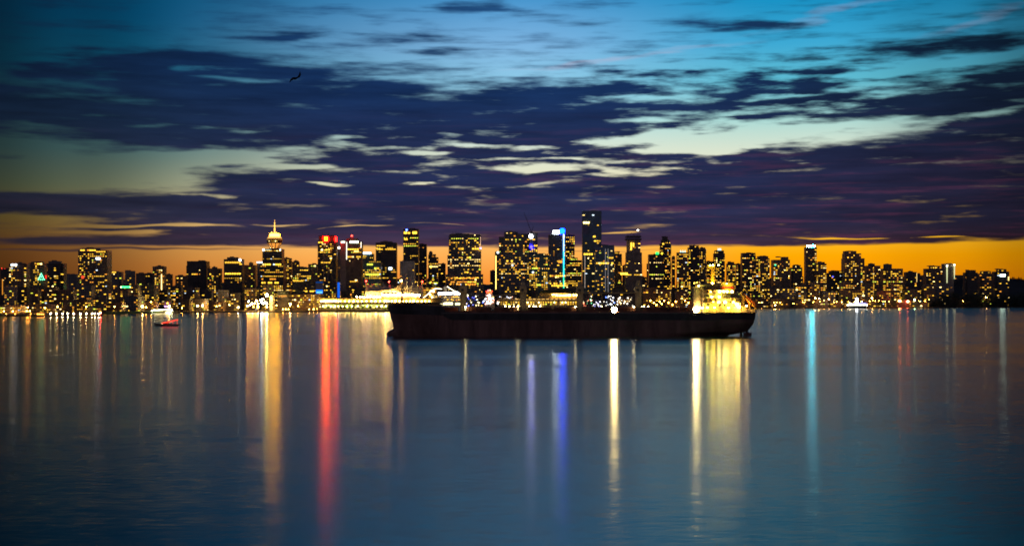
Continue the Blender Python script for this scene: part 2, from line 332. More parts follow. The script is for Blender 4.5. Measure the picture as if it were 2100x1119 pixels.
def footprint(kind, w, rz=0.0, ratio=.8):
    """plan outline, counter-clockwise, as wide as w across the view"""
    if kind == 'round': p = [(math.cos(2 * PI * i / 18), math.sin(2 * PI * i / 18)) for i in range(18)]
    elif kind == 'chamfer': c = .3; p = [(-1 + c, -1), (1 - c, -1), (1, -1 + c), (1, 1 - c), (1 - c, 1), (-1 + c, 1), (-1, 1 - c), (-1, -1 + c)]
    elif kind == 'notch': c = .28; p = [(-1 + c, -1), (1 - c, -1), (1 - c, -1 + c), (1, -1 + c), (1, 1 - c), (1 - c, 1 - c), (1 - c, 1), (-1 + c, 1), (-1 + c, 1 - c), (-1, 1 - c), (-1, -1 + c), (-1 + c, -1 + c)]
    elif kind == 'bay': p = [(-1, -.8), (-.45, -.8), (-.45, -1), (.45, -1), (.45, -.8), (1, -.8), (1, 1), (-1, 1)]
    else: p = [(-1, -1), (1, -1), (1, 1), (-1, 1)]
    p = [(x, y * ratio) for x, y in p]
    c, s = math.cos(rz), math.sin(rz); p = [(x * c - y * s, x * s + y * c) for x, y in p]
    m = (max(x for x, y in p) - min(x for x, y in p)); o = (max(x for x, y in p) + min(x for x, y in p)) / 2
    return [((x - o) * w / m, y * w / m) for x, y in p]

def lit(parent, poly, z0, z1, pat, p, fh, cw, cap, rng):
    """lit rooms on the faces that look towards the water"""
    cells = []
    n = len(poly)
    rows = max(1, int((z1 - z0) / fh))
    rowf = [rng.random() for _ in range(rows)]
    for i in range(n):
        (x0, y0), (x1, y1) = poly[i], poly[(i + 1) % n]
        L = math.hypot(x1 - x0, y1 - y0)
        if L < cw * .6: continue
        nx, ny = (y1 - y0) / L, -(x1 - x0) / L
        if ny > -.15: continue
        cols = max(1, int(L / cw)); ang = math.atan2(y1 - y0, x1 - x0)
        colf = [rng.random() for _ in range(cols)]
        for r in range(rows):
            run = False
            for c in range(cols):
                if pat == 'office':
                    q = (.85 if run else .5) if rowf[r] < p else .035
                elif pat == 'mixed':
                    q = .75 if rowf[r] < p * .35 else p * .8
                elif pat == 'column':
                    q = .9 if colf[c] > .88 else p
                else:
                    q = p * (.35 + 1.5 * colf[c] ** 2) * (.5 + rowf[r])
                run = rng.random() < q
                if run: cells.append((x0 + (x1 - x0) * (c + .5) / cols + nx * .1, y0 + (y1 - y0) * (c + .5) / cols + ny * .1, z0 + (r + .55) * fh, L / cols * rng.choice((.42, .55, .7, .88)), ang, rowf[r]))
    rng.shuffle(cells); b = MB(); rest = 0
    for i, (x, y, z, w, a, rf) in enumerate(cells):
        mi = None
        if i >= cap:                                    # past the allowance of single windows: the remaining dim ones as one part
            c, s_ = math.cos(a) * w * .5, math.sin(a) * w * .5; hh = fh * .2
            b.add([(x - c, y - s_ - .25, z - hh), (x + c, y + s_ - .25, z - hh), (x + c, y + s_ - .25, z + hh), (x - c, y - s_ - .25, z + hh)], [(0, 1, 2, 3)], rng.choice((0, 0, 1, 2))); rest += 1
            continue
        if pat in ('office', 'mixed') and rf < p: mi = [0, 1, 0, 4, 2, 0, 6, 1][int(rf * 977) % 8] if rng.random() < .75 else None
        window(parent, x, y, z, w, fh * rng.choice((.28, .36, .44)), a, mi)
    if rest: o = b.build('distant_windows', [WINMATS[0], WINMATS[6], WINMATS[3]], parent); o['kind'] = 'stuff'

TOWERS = []          # (x0, x1, short name) for wording and spacing
def tower(x0, x1, yt, D, wall='brown', kind='box', pat='condo', p=.2, name='apartment_tower', label='', short=None, rz=0.0, ratio=.8,
          tiers=(), caps=(), extras=(), base=3.0, cat='tower', group='towers of the city skyline', fpx=4.1, cpx=3.9, cap=60, main=True, masts=()):
    """one building: wall, rooftop plant, lit windows, signs, beacons, masts. Pixel columns of the photograph give its bearing and width at distance D"""
    rng = random.Random(int(x0 * 13 + x1 * 7 + yt))
    xc = X((x0 + x1) / 2, D); k = D / F
    root = empty(name, (xc, D, base), label, cat, group)
    w = (x1 - x0) * k; poly = footprint(kind, w, rz, ratio); h = Z(yt, D) - base
    dy = -min(y for x, y in poly); poly = [(x, y + dy) for x, y in poly]      # front corner at D
    b = MB(); zlo = 0.0
    tl = sorted([(x0, x1, yt, kind)] + [(*t, kind) if len(t) == 3 else t for t in tiers], key=lambda t: -t[2])
    fh, cw = fpx * k, cpx * k
    p = min(.9, p * 1.25)
    for i, (a, c, y, kd) in enumerate(tl):
        pw = (c - a) * k; ox = X((a + c) / 2, D) - xc
        pl = footprint(kd, pw, rz, ratio if kd != 'round' else 1.0); d = -min(yy for xx, yy in pl)
        inset = .0 if i == 0 else .0
        pl = [(xx + ox, yy + d + i * .9 + inset) for xx, yy in pl]
        zt = Z(y, D) - base
        b.prism(pl, 0 if i == 0 else zlo - .5, zt)
        cx_, cy_ = sum(v[0] for v in pl) / len(pl), sum(v[1] for v in pl) / len(pl)
        b.prism([(cx_ + (v[0] - cx_) * 1.012, cy_ + (v[1] - cy_) * 1.012) for v in pl], zt - 1.2, zt + .9, 1.0)   # parapet
        z_from = max(zlo, (Z(HY + 14, D) - base) if main else 0.0)
        lit(root, pl, z_from, zt - fh * .3, pat, p, fh, cw, cap, rng)
        zlo = zt; last = pl
    b.build('wall', WALL[wall], root)
    dmid = dy
    for a, c, y in caps:
        ox = X((a + c) / 2, D) - xc; hw = (c - a) * k / 2; zz = Z(y, D) - base
        r = MB(); r.box(ox - hw, ox + hw, dmid - hw * .7, dmid + hw * .7, zlo - .3, zz)
        r.box(ox - hw * .5, ox + hw * .2, dmid - hw * .4, dmid + hw * .4, zz, zz + 1.6)
        r.build('rooftop_plant', M_ROOF, root)
    if main and not caps:
        r = MB()
        for _ in range(rng.choice((2, 3))):
            ox = rng.uniform(-.28, .22) * w; hw = w * rng.uniform(.08, .16)
            r.box(ox - hw, ox + hw, dmid - hw, dmid + hw, zlo - .3, zlo + rng.uniform(1.8, 3.2))
        r.build('rooftop_plant', M_ROOF, root)
    for px, py in masts:
        t = MB(); ox = X(px, D) - xc; t.tube((ox, dmid, zlo - .5), (ox, dmid, Z(py, D) - base), .45, .25, 6); t.build('mast', M_STEEL, root)
    for e in extras:
        kd = e[0]
        if kd == 'sign':        # lit panel: x0,y0,x1,y1, colour, strength
            _, a, y0, c, y1, col, st = e[:7]; s = MB()
            s.box(X(a, D) - xc, X(c, D) - xc, -1.3, -.5, Z(y1, D) - base, Z(y0, D) - base); s.build('sign', glow(col, st, st > 30), root)
        elif kd == 'disc':      # round lit emblem
            _, cx, cyy, r, col, st = e; s = MB(); s.tube((X(cx, D) - xc, -1.6, Z(cyy, D) - base), (X(cx, D) - xc, -.6, Z(cyy, D) - base), r * k, n=14); s.build('sign', glow(col, st, st > 30), root)
        elif kd == 'beacon':
            _, cx, cyy, r, col, st = e; s = MB(); s.ball((X(cx, D) - xc, dmid * .3, Z(cyy, D) - base), r * k, 8)
            o = s.build('beacon', glow(col, st, st > 30), root)
            st_ = MB(); st_.tube((X(cx, D) - xc, dmid * .3, zlo - 1), (X(cx, D) - xc, dmid * .3, Z(cyy, D) - base - r * k * .5), .3, n=5); st_.build('beacon_post', M_STEEL, root)
        elif kd == 'strip':     # vertical light line: x, y0, y1, width px, colour, strength
            _, cx, y0, y1, wp, col, st = e; s = MB(); s.box(X(cx - wp / 2, D) - xc, X(cx + wp / 2, D) - xc, -1.5, -.4, Z(y1, D) - base, Z(y0, D) - base); s.build('light_strip', glow(col, st, st > 30), root)
        elif kd == 'band':      # lit storey: x0,x1,y, height px, colour, strength -> row of windows
            _, a, c, y, hp, mi = e
            n = max(2, int((c - a) / 4.2))
            for j in range(n):
                if rng.random() < .88: window(root, X(a + (c - a) * (j + .5) / n, D) - xc, -.7, Z(y, D) - base, (c - a) / n * k * rng.uniform(.72, .95), hp * k, 0, mi if rng.random() < .8 else None)
        elif kd == 'panel':     # unlit facade piece standing proud: x0,y0,x1,y1, wall
            _, a, y0, c, y1, wl = e; s = MB(); s.box(X(a, D) - xc, X(c, D) - xc, -.9, .6, Z(y1, D) - base, Z(y0, D) - base); s.build('facade_panel', WALL[wl], root)
        elif kd == 'fn': e[1](root, xc, D, base, zlo, dmid)
    if main: TOWERS.append((x0, x1, short))
    return root

RED, BLUE, GREEN, WHITE, ORG = (1, .03, .015), (.02, .10, 1), (.05, 1, .25), (.85, .95, 1), (1, .42, .05)
def T_(x0, x1, yt, off, *a, **k): return tower(x0, x1, yt, shore((x0 + x1) / 2) + off, *a, **k)

# ---- east end
T_(0, 17, 552, 260, 'dark', 'box', 'condo', .05, label='dark slab tower with two red beacons and a warm glowing stair strip', short='slab tower with red beacons',
   extras=[('beacon', 3, 550, .8, RED, 6), ('beacon', 9, 551, .8, RED, 6), ('strip', 5.5, 572, 604, 1.4, AMB, .8), ('strip', 14.5, 587, 604, 2.5, AMB, .7)])
T_(17, 53, 542, 180, 'brown', 'notch', 'condo', .34, label='brown apartment tower with a small white sign on its parapet', short='tower with the white parapet sign', caps=[(29, 46, 539)], extras=[('sign', 23, 541, 35, 544.5, COOL, 5)])
def green_tree(root, xc, D, base, ztop, dm):
    k = D / F; t = MB()
    for i, (px, py) in enumerate([(86, 561), (84, 565), (88, 565), (82, 569), (86, 568), (90, 569), (80, 573), (84, 573), (88, 573), (92, 573)]): t.ball((X(px, D) - xc, -3.0, Z(py, D) - base), 1.25 * k, 6)
    for a, c in (((86, 560), (80, 574)), ((86, 560), (92, 574))): t.tube((X(a[0], D) - xc, -2.6, Z(a[1], D) - base), (X(c[0], D) - xc, -2.6, Z(c[1], D) - base), .3, n=4)
    t.build('light_tree', glow((.15, 1, .45), 4), root)
T_(55, 89, 542, 200, 'brown', 'chamfer', 'condo', .3, label='brown apartment tower carrying a tree shape of green lights', short='tower with the green light tree', tiers=[(58, 86, 540)], extras=[('band', 71, 87, 541, 2.5, 8), ('fn', green_tree), ('sign', 93, 564, 96, 571, RED, 1.5)])
T_(92, 129, 541, 230, 'dark', 'notch', 'condo', .2, label='dark apartment tower with a flat raised roof block and few lit rooms', short='tower with the raised roof block', caps=[(97, 120, 535)])
T_(130, 158, 563, 520, 'grey', 'box', 'condo', .12, label='low grey apartment block squeezed beside the tall broad tower with a lit crown', short='low block beside the broad tower', extras=[('disc', 132, 586, 2.4, (1, .25, .05), 5)])
T_(158, 218, 514, 320, 'brown', 'chamfer', 'mixed', .3, label='tall broad apartment tower with a rim of lit windows round its crown', short='broad tower with the lit crown', caps=[(164, 196, 508)], cap=75,
   extras=[('band', 165, 197, 513, 2.6, 1), ('band', 197, 217, 516, 2.4, 0), ('sign', 197, 528, 206, 532, COOL, 5), ('disc', 170, 568, 3.2, (1, .08, .03), 1.2)])
T_(220, 248, 558, 600, 'grey', 'notch', 'condo', .16, label='stubby grey tower with warm windows under a flat roof, beside the broad lit-crown tower', short='stubby grey tower', extras=[('sign', 230, 557, 238, 559, YEL, 2)])
T_(252, 276, 556, 700, 'grey', 'box', 'condo', .05, rz=.3, label='pale slab block with almost no lit windows above a green sign', short='pale block over the green sign')
T_(278, 298, 561, 760, 'brown', 'chamfer', 'condo', .08, label='low brown block with an almost dark facade between the pale slab and a brown one', short='almost dark brown block')
T_(298, 313, 561, 650, 'dark', 'box', 'condo', .12, label='narrow dark block next to the tower with a bright stair line', short='narrow dark block')
T_(313, 337, 547, 340, 'brown', 'box', 'condo', .22, label='brown tower with a bright vertical line of stair windows', short='tower with the stair line', extras=[('strip', 331.5, 562, 603, 1.6, WARM, 3.5)], caps=[(318, 333, 545)])
T_(337, 352, 563, 520, 'brown', 'notch', 'condo', .15, label='small brown block leaning on the tower with the stair line', short='small brown block')
T_(359, 382, 566, 520, 'brown', 'notch', 'condo', .2, label='low brown block with warm windows standing before a large dark tower', short='low block before the dark tower')
T_(383, 423, 536, 560, 'dark', 'box', 'sparse', .03, label='large dark office tower with a flat top and one lit floor', short='large dark flat-topped tower', tiers=[(382, 424, 546)], extras=[('band', 393, 406, 562, 2.2, 0)])
T_(425, 452, 551, 480, 'brown', 'notch', 'condo', .2, label='brown apartment tower with a small penthouse next to the dark flat-topped tower', short='brown penthouse tower', caps=[(433, 443, 547)])
T_(458, 496, 532, 430, 'dark', 'chamfer', 'office', .16, name='office_tower', label='dark office tower with a white globe light on its roof corner', short='tower with the white globe', caps=[(464, 485, 527)],
   extras=[('band', 461, 494, 538, 3, 0), ('band', 461, 494, 561, 3, 1), ('disc', 492.5, 533, 2.6, WHITE, 6)])
T_(497, 523, 544, 620, 'brown', 'box', 'condo', .1, label='brown tower with a dark square roof box beside the white globe tower', short='tower with the square roof box', caps=[(509, 517, 538)])
T_(527, 541, 539, 540, 'grey', 'box', 'condo', .15, label='slim grey tower with a white lit top edge in front of the lookout tower', short='slim tower with the white top edge', extras=[('sign', 527, 536.5, 538, 539, COOL, 4)])

# ---- lookout tower
M_GOLD = mat('floodlit_concrete', (.62, .5, .36), .7)
def lookout(root, xc, D, base, ztop, dm):
    k = D / F; z = lambda py: Z(py, D) - base; ox = X(559.5, D) - xc; c = (ox, 22 * k, 0)
    n = MB(); n.lathe([(9 * k, z(512)), (6.6 * k, z(509)), (7.2 * k, z(505)), (9.5 * k, z(501)), (14.5 * k, z(498))], 20, c); n.build('neck', glow((1, .36, .05), 1.0), root)  # floodlit gold put into the neck as its own glow
    r = MB()
    for i in range(10):
        a = 2 * PI * i / 10; r.tube((c[0] + 6.8 * k * math.cos(a), c[1] + 6.8 * k * math.sin(a), z(510)), (c[0] + 15 * k * math.cos(a), c[1] + 15 * k * math.sin(a), z(497.6)), 1.0 * k, .7 * k, 5)
    r.build('strut', M_GOLD, root)
    d = MB(); d.lathe([(14.5 * k, z(498)), (16 * k, z(496)), (16.4 * k, z(490)), (17.2 * k, z(489.4)), (17.2 * k, z(488.4)), (15 * k, z(487.8))], 28, c); pod = d.build('lookout_pod', WALL['dark'], root)
    g = MB(); g.lathe([(16.5 * k, z(490.2)), (16.7 * k, z(488.9))], 28, c); g.build('pod_rim_light', glow(ORG, 1.6), pod)
    for i, px in enumerate((551, 556, 559, 564, 567)): window(root, X(px, D) - xc, c[1] - 16.1 * k, z(494), 2.0 * k, 1.8 * k, 0, (2, 7, 6, 8, 6)[i])
    u = MB(); u.lathe([(15.2 * k, z(487.8)), (14 * k, z(485.5)), (11 * k, z(484))], 24, c); u.build('pod_roof', glow((1, .52, .14), 1.25), root)  # roof glows by itself to look floodlit
    t = MB(); t.lathe([(10.6 * k, z(484)), (10.6 * k, z(478.4))], 24, c); t.build('lit_drum', glow((1, .42, .008), 75, True), root)
    f = MB(); f.lathe([(9 * k, z(478.4)), (6 * k, z(477)), (1.6 * k, z(476.4)), (1.4 * k, z(470)), (2.2 * k, z(469.5)), (2.2 * k, z(468.8)), (1.3 * k, z(468)), (1.1 * k, z(462.5)), (2.0 * k, z(462)), (2.0 * k, z(461.2)), (.9 * k, z(460.6)), (.8 * k, z(456.4)), (1.6 * k, z(456)), (1.4 * k, z(455.2)), (.4 * k, z(454.6)), (.25 * k, z(449))], 10, c)
    f.build('antenna_mast', glow((1, .50, .09), 2.2), root)  # golden lighting of the mast is put in as emission
    s = MB(); s.ball((X(554.5, D) - xc, c[1] - 6 * k, z(475.6)), 1.4 * k, 8); s.ball((X(564, D) - xc, c[1] - 6 * k, z(475.6)), 1.0 * k, 8); s.build('mast_foot_lamp', glow((1, .55, .1), 4), root)
    l = MB()
    for px in (552.5, 558, 564, 568): l.ball((X(px, D) - xc, c[1] - 9.5 * k, z(509.4)), 1.15 * k, 6)
    l.build('floodlight', glow((1, .72, .3), 90, True), root)
T_(538, 578, 511, 420, 'dark', 'box', 'office', .35, name='lookout_tower', label='office block topped by a round golden lookout pod with an antenna spire', short='golden lookout tower', tiers=[(534, 581, 541)], cat='lookout tower',
   extras=[('disc', 540.5, 512.3, 2.3, WHITE, 4), ('sign', 543, 511.5, 556, 513.2, (.6, .75, .6), .9), ('sign', 573.5, 510.6, 575.8, 514, WHITE, 4), ('band', 538, 577, 542, 3, 1), ('band', 536, 572, 579.5, 3.2, 1), ('band', 536, 566, 572, 2.4, 3), ('fn', lookout)])
T_(579, 598, 530, 560, 'brown', 'notch', 'condo', .28, rz=.25, label='brown tower with stepped roof pressed against the lookout tower', short='stepped roof tower', caps=[(582, 592, 528)])
T_(599, 613, 537, 720, 'brown', 'box', 'condo', .05, label='thin brown tower with hardly any lights behind the stepped roof tower', short='thin unlit tower', caps=[(602, 611, 534)])
T_(600, 638, 556, 300, 'dark', 'box', 'office', .2, name='office_building', label='dark glass office building with a sloping roof and one long lit floor', short='sloping roof office', tiers=[(610, 632, 549)], extras=[('band', 600, 648, 597, 2.6, 1), ('band', 601, 622, 576, 2.0, 0)])
T_(632, 651, 542, 560, 'grey', 'box', 'condo', .12, label='plain grey tower with white lamps beside the twin red sign tower', short='plain grey tower', extras=[('disc', 646, 545, 1.5, WARM, 3)])

# ---- financial core
def ladder(root, xc, D, base, ztop, dm):
    k = D / F; s = MB()
    for px in (664.3, 672.8): s.box(X(px, D) - xc - .6 * k, X(px, D) - xc + .6 * k, -1.4, .4, Z(600, D) - base, Z(497, D) - base)
    for i in range(11): y = 516 + i * 2.9; s.box(X(665, D) - xc, X(672.2, D) - xc, -1.2, .4, Z(y + .8, D) - base, Z(y, D) - base)
    s.build('service_ladder', mat('pale_concrete', (.42, .36, .28), .8), root)
T_(651.5, 689, 494, 420, 'dark', 'box', 'mixed', .24, name='office_tower', label='dark office tower crowned by two glowing red signs', short='red sign tower', tiers=[(653.5, 687, 484)], masts=[(659, 474), (672, 476)], cap=70,
   extras=[('sign', 664, 484.3, 673, 495, (1, .0012, .0004), 170), ('sign', 666.4, 486.3, 670.8, 492.6, (1, .42, .0003), 90), ('sign', 687, 486, 690.5, 495, (1, .002, .001), 100), ('band', 652, 663, 497, 2.4, 1), ('band', 658, 686, 512, 3.2, 1), ('band', 658, 678, 538, 2.6, 0), ('fn', ladder)])
T_(688, 698.5, 510, 620, 'grey', 'box', 'condo', .25, label='slim tower with a bright white roof sign wedged between two office towers', short='slim tower with a white roof sign', extras=[('sign', 688.3, 506, 697.5, 510, (1, .93, .8), 4)])
T_(698, 741, 495, 380, 'brown', 'box', 'office', .22, name='office_tower', label='slab office tower with a blank concrete flank and white lettered signs', short='blank flank slab tower', caps=[(709, 732, 488)], fpx=4.4, cpx=4.0, cap=70,
   extras=[('panel', 698, 495, 710, 616, 'plain'), ('sign', 699.5, 494.8, 707.5, 498, (.8, 1, .7), 4), ('sign', 717.5, 494, 735, 498, (.75, 1, .65), 5), ('strip', 711, 496, 532, 1.8, (1, .93, .82), 1.5), ('strip', 740.6, 496, 508, 1.2, (1, .93, .82), 2.2), ('beacon', 721, 483, 1.7, RED, 22),
           ('band', 712, 736, 511, 2.6, 1), ('band', 726, 736, 515, 2.4, 2), ('band', 712, 740, 526.5, 2.6, 0), ('band', 713, 730, 604, 3, 1), ('band', 713, 735, 577, 1.8, 0)])
T_(742, 766, 521, 560, 'glass', 'box', 'office', .25, name='office_tower', label='glass tower with a pale blue roof sign behind the slab tower', short='blue roof sign tower', extras=[('sign', 745, 517, 761, 520.8, (.7, .9, 1), 5), ('band', 742, 752, 525, 2.5, 0)])
T_(744, 781, 539, 330, 'glass', 'box', 'office', .45, name='office_building', label='green glass office building with bright lime coloured floors', short='lime lit office', tiers=[(752, 781, 537)], extras=[('band', 752, 765, 542, 3, 4), ('band', 767, 778, 550, 3, 4), ('band', 750, 779, 562.5, 3, 4)])
T_(770, 812.5, 498, 460, 'dark', 'chamfer', 'office', .14, name='office_tower', label='dark tower with clipped corners and two rows of lights at the top', short='clipped corner tower', caps=[(779, 803, 494.5)], extras=[('band', 772, 790, 504, 2.2, 0), ('band', 772, 812, 511, 2.2, 0), ('sign', 797, 548, 804, 553, COOL, 4)])
T_(820, 849.5, 536, 240, 'white', 'box', 'sparse', .05, name='office_building', label='office block with a white gridded front behind the sail roofs', short='white grid office')
T_(827, 858, 470, 420, 'dark', 'box', 'office', .2, name='office_tower', label='tall dark office tower with a small blue sign and lit top floor', short='blue cornered tower', extras=[('disc', 834, 471.5, 2.0, (.05, .1, 1), 14), ('sign', 828.5, 475, 834.5, 479.5, YEL, 3), ('sign', 836, 476, 841, 479, YEL, 3), ('sign', 846, 474.5, 855, 479.5, YEL, 3.2), ('sign', 829, 489, 836, 492, YEL, 2)])
T_(848, 874.5, 501, 540, 'dark', 'box', 'condo', .26, label='dark tower with dense bright windows near its top beside the blue sign', short='dense window tower')
def dome(root, xc, D, base, ztop, dm):
    k = D / F; s = MB(); z = lambda py: Z(py, D) - base; c = (X(883, D) - xc, dm * .7, 0)
    s.lathe([(4 * k, z(524)), (4 * k, z(519)), (3.6 * k, z(516.5)), (2.2 * k, z(515)), (.3 * k, z(514.2))], 12, c); s.build('roof_dome', M_ROOF, root)
T_(878, 898.5, 528, 420, 'dark', 'chamfer', 'mixed', .22, name='office_tower', label='pointed dark tower with a domed roof lantern and stepped shoulders', short='domed tower', tiers=[(878, 893, 523)], extras=[('fn', dome), ('band', 880, 898, 546.5, 2.4, 2), ('band', 880, 898, 580, 2.2, 4)])
T_(899, 913.5, 541, 560, 'brown', 'box', 'condo', .2, label='narrow brown block in the gap beside the domed tower', short='narrow brown block')
T_(920, 986, 484, 420, 'grey', 'bay', 'mixed', .2, name='office_tower', label='massive grey office tower with stepped sides and roof antennas', short='massive stepped tower', tiers=[(917.5, 986, 524), (914, 990, 563), (921.5, 984.5, 481)], caps=[(924, 962, 479)], masts=[(928, 474), (939, 475), (934, 473)], cap=60, ratio=.5,
   extras=[('band', 968, 983, 510, 3, 1), ('band', 941, 956, 510, 4, 0), ('band', 957, 966, 528, 3, 0), ('band', 952, 961, 558, 2.6, 0), ('band', 924, 976, 570.5, 2.2, 3), ('band', 924, 976, 578, 2.2, 3), ('band', 922, 976, 583, 2.6, 3), ('strip', 985.5, 486, 508, .8, (1, .6, .4), 1.3), ('sign', 984, 507, 987, 511, (.8, .5, 1), 3)])
T_(1005, 1015, 555, 700, 'dark', 'box', 'condo', .06, label='small dark block at the edge of the orange street gap', short='block at the street gap')
T_(1015, 1023.5, 517, 420, 'dark', 'box', 'sparse', .02, label='very thin dark tower edged by a golden vertical light line', short='golden line tower', extras=[('strip', 1017, 524, 593, 1.6, (1, .68, .16), 3.4), ('disc', 1021, 517.5, 2.0, WHITE, 5)])
T_(1023, 1085, 486, 360, 'grey', 'notch', 'mixed', .2, label='wide grey twin-topped apartment tower beside the golden line', short='wide twin-topped tower', tiers=[(1034, 1085, 480), (1034, 1062, 476)], caps=[(1038, 1058, 474)], cap=75, ratio=.6,
   extras=[('band', 1056, 1064, 503, 4, 0), ('band', 1038, 1052, 535, 3, 1), ('disc', 1051, 544, 1.8, COOL, 2.5), ('band', 1056, 1066, 557, 2.4, 0)])
T_(1085, 1102.5, 478, 440, 'grey', 'box', 'office', .45, name='office_tower', label='narrow tower with a white globe sign over a violet one', short='globe and violet sign tower', extras=[('disc', 1088.5, 484.5, 3.6, (.95, .97, 1), 40), ('disc', 1089.5, 506, 3.2, (.006, .004, 1), 70), ('band', 1092, 1102, 491, 2.6, 0), ('band', 1095, 1102, 504, 2.6, 0), ('band', 1095, 1102, 513, 2.6, 0)])
T_(1085, 1127.5, 524, 330, 'glass', 'box', 'condo', .4, name='office_building', label='green tinted glass block full of small lights beneath the roof crane', short='glass block under the crane', tiers=[(1096, 1127, 521)], fpx=4.2, cpx=4.2, extras=[('disc', 1093, 558, 2.0, COOL, 2.5), ('band', 1086, 1108, 550, 2.0, 4), ('band', 1100, 1114, 584, 3, 4)])
T_(1125, 1160, 482, 420, 'grey', 'box', 'condo', .13, name='office_tower', label='office tower with white and blue roof signs and a neon line down one edge', short='neon line tower', tiers=[(1130, 1160, 478)], cap=60,
   extras=[('sign', 1134.5, 472.5, 1147, 479, (.75, .92, 1), 28), ('disc', 1153, 473.5, 6.0, (.0004, .011, 1), 70), ('strip', 1156, 480, 490, 2, (.45, .62, 1), 5), ('strip', 1156, 491, 515, 2, (.2, .45, 1), 5), ('strip', 1156, 516, 543, 2, (.03, .55, 1), 4), ('strip', 1156, 544, 568, 2, (.02, .75, .7), 3), ('strip', 1156, 569, 591, 2, (.03, .8, .38), 2.4), ('sign', 1145, 534, 1153, 539, AMB, 1.5), ('band', 1113, 1160, 565.5, 2.6, 1), ('band', 1113, 1170, 581, 2.4, 1), ('band', 1113, 1170, 585.5, 2.8, 1)])
T_(1160.5, 1178.5, 482, 470, 'dark', 'chamfer', 'office', .7, name='office_tower', label='round shouldered tower packed with yellow lit floors', short='packed yellow tower', fpx=4.2, cap=70)
T_(1161, 1193, 534, 330, 'dark', 'box', 'office', .3, name='office_building', label='dark mid-height office with sloping parapet below the packed yellow tower', short='sloping parapet office', tiers=[(1161, 1184, 530)], extras=[('sign', 1160, 590, 1180, 593, YEL, 2.5)])
T_(1194.5, 1233.5, 433, 560, 'glass', 'box', 'condo', .16, name='skyscraper', label='tallest blue green glass skyscraper of the skyline with scattered lit rooms', short='tallest glass skyscraper', cat='skyscraper', masts=[(1207, 428)], ratio=.6, cap=70, fpx=5.2, cpx=4.6,
   extras=[('panel', 1195, 462, 1207, 480, 'grey'), ('band', 1196, 1209, 456.5, 3.6, 8), ('band', 1216, 1232, 485, 3, 1), ('band', 1197, 1216, 521, 3.5, 1), ('band', 1218, 1232, 494, 2.4, 0), ('strip', 1199.5, 524, 590, 1.0, (1, .75, .6), .5)])
T_(1221, 1260, 507, 380, 'glass', 'box', 'mixed', .16, name='office_tower', label='dark green glass office tower with two pale vertical fins', short='twin fin tower', tiers=[(1236, 1259.5, 503)], extras=[('strip', 1241.5, 510, 600, .9, (.62, .55, .58), .42), ('strip', 1247, 510, 600, .9, (.62, .55, .58), .42), ('band', 1222, 1258, 539.5, 3.2, 1), ('band', 1248, 1258, 528.5, 2.6, 0)])  # the fins are no lamps; their paleness is a faint glow
T_(1259, 1275.5, 521, 520, 'brown', 'chamfer', 'column', .18, label='brown tower with rounded shoulder beside the twin fin tower', short='rounded shoulder tower', tiers=[(1259, 1270, 517)])
T_(1277, 1290, 545, 520, 'brown', 'box', 'condo', .18, label='short brown block at the foot of the tower under construction', short='short brown block')
def crown(root, xc, D, base, ztop, dm):
    k = D / F; s = MB(); z = lambda py: Z(py, D) - base; cxp = X(1299.5, D) - xc
    for y0, y1, hw in ((492, 489, 16.2), (486.5, 483.5, 15.2)): s.box(cxp - hw * k, cxp + hw * k, -3, 28 * k, z(y0), z(y1))
    for i in range(9):
        px = cxp + (-13 + i * 3.2) * k; s.box(px - .4 * k, px + .4 * k, 0, 1.2, z(489.2), z(480.5 - (i * 7 % 3)))
    s.build('formwork_deck', M_STEEL, root)
    l = MB()
    for px, a, b_ in ((1294.5, 497, 512), (1299, 498, 506)): l.box(X(px, D) - xc - 1.2 * k, X(px, D) - xc + 1.2 * k, -1.6, -.2, z(b_), z(a))
    l.build('hoist_light', glow(YEL, 3.5), root)
T_(1286.5, 1313.5, 491, 380, 'grey', 'box', 'mixed', .1, label='unfinished tower with flaring formwork decks round its top', short='unfinished tower', tiers=[(1284.5, 1316.5, 518), (1283, 1317, 542)], extras=[('fn', crown), ('sign', 1272, 559, 1287, 563, YEL, 4), ('sign', 1301, 591, 1308, 594, WARM, 3)])
T_(1326.5, 1334, 541, 700, 'brown', 'box', 'condo', .1, label='sliver of brown tower behind the green signed dark block', short='sliver of brown tower')
T_(1331, 1362, 522, 360, 'dark', 'box', 'office', .06, name='office_building', label='dark flat block with one small green roof sign', short='green sign block', extras=[('sign', 1344.5, 516.5, 1351, 521.5, (.03, 1, .15), 2.2), ('beacon', 1358, 519.5, 2.0, (1, .7, .02), 6)])
T_(1353.5, 1378, 500, 440, 'dark', 'round', 'condo', .4, label='rounded tower with stepped crown and a luffing roof hoist', short='rounded stepped tower', tiers=[(1356, 1375, 492, 'round'), (1358.5, 1370.5, 486, 'round')], masts=[(1373.5, 481)], extras=[('band', 1358, 1366, 500, 3, 1)])
T_(1378, 1384.5, 526, 620, 'brown', 'box', 'condo', .2, label='thin brown strip of tower behind the rounded stepped tower', short='thin brown strip tower')

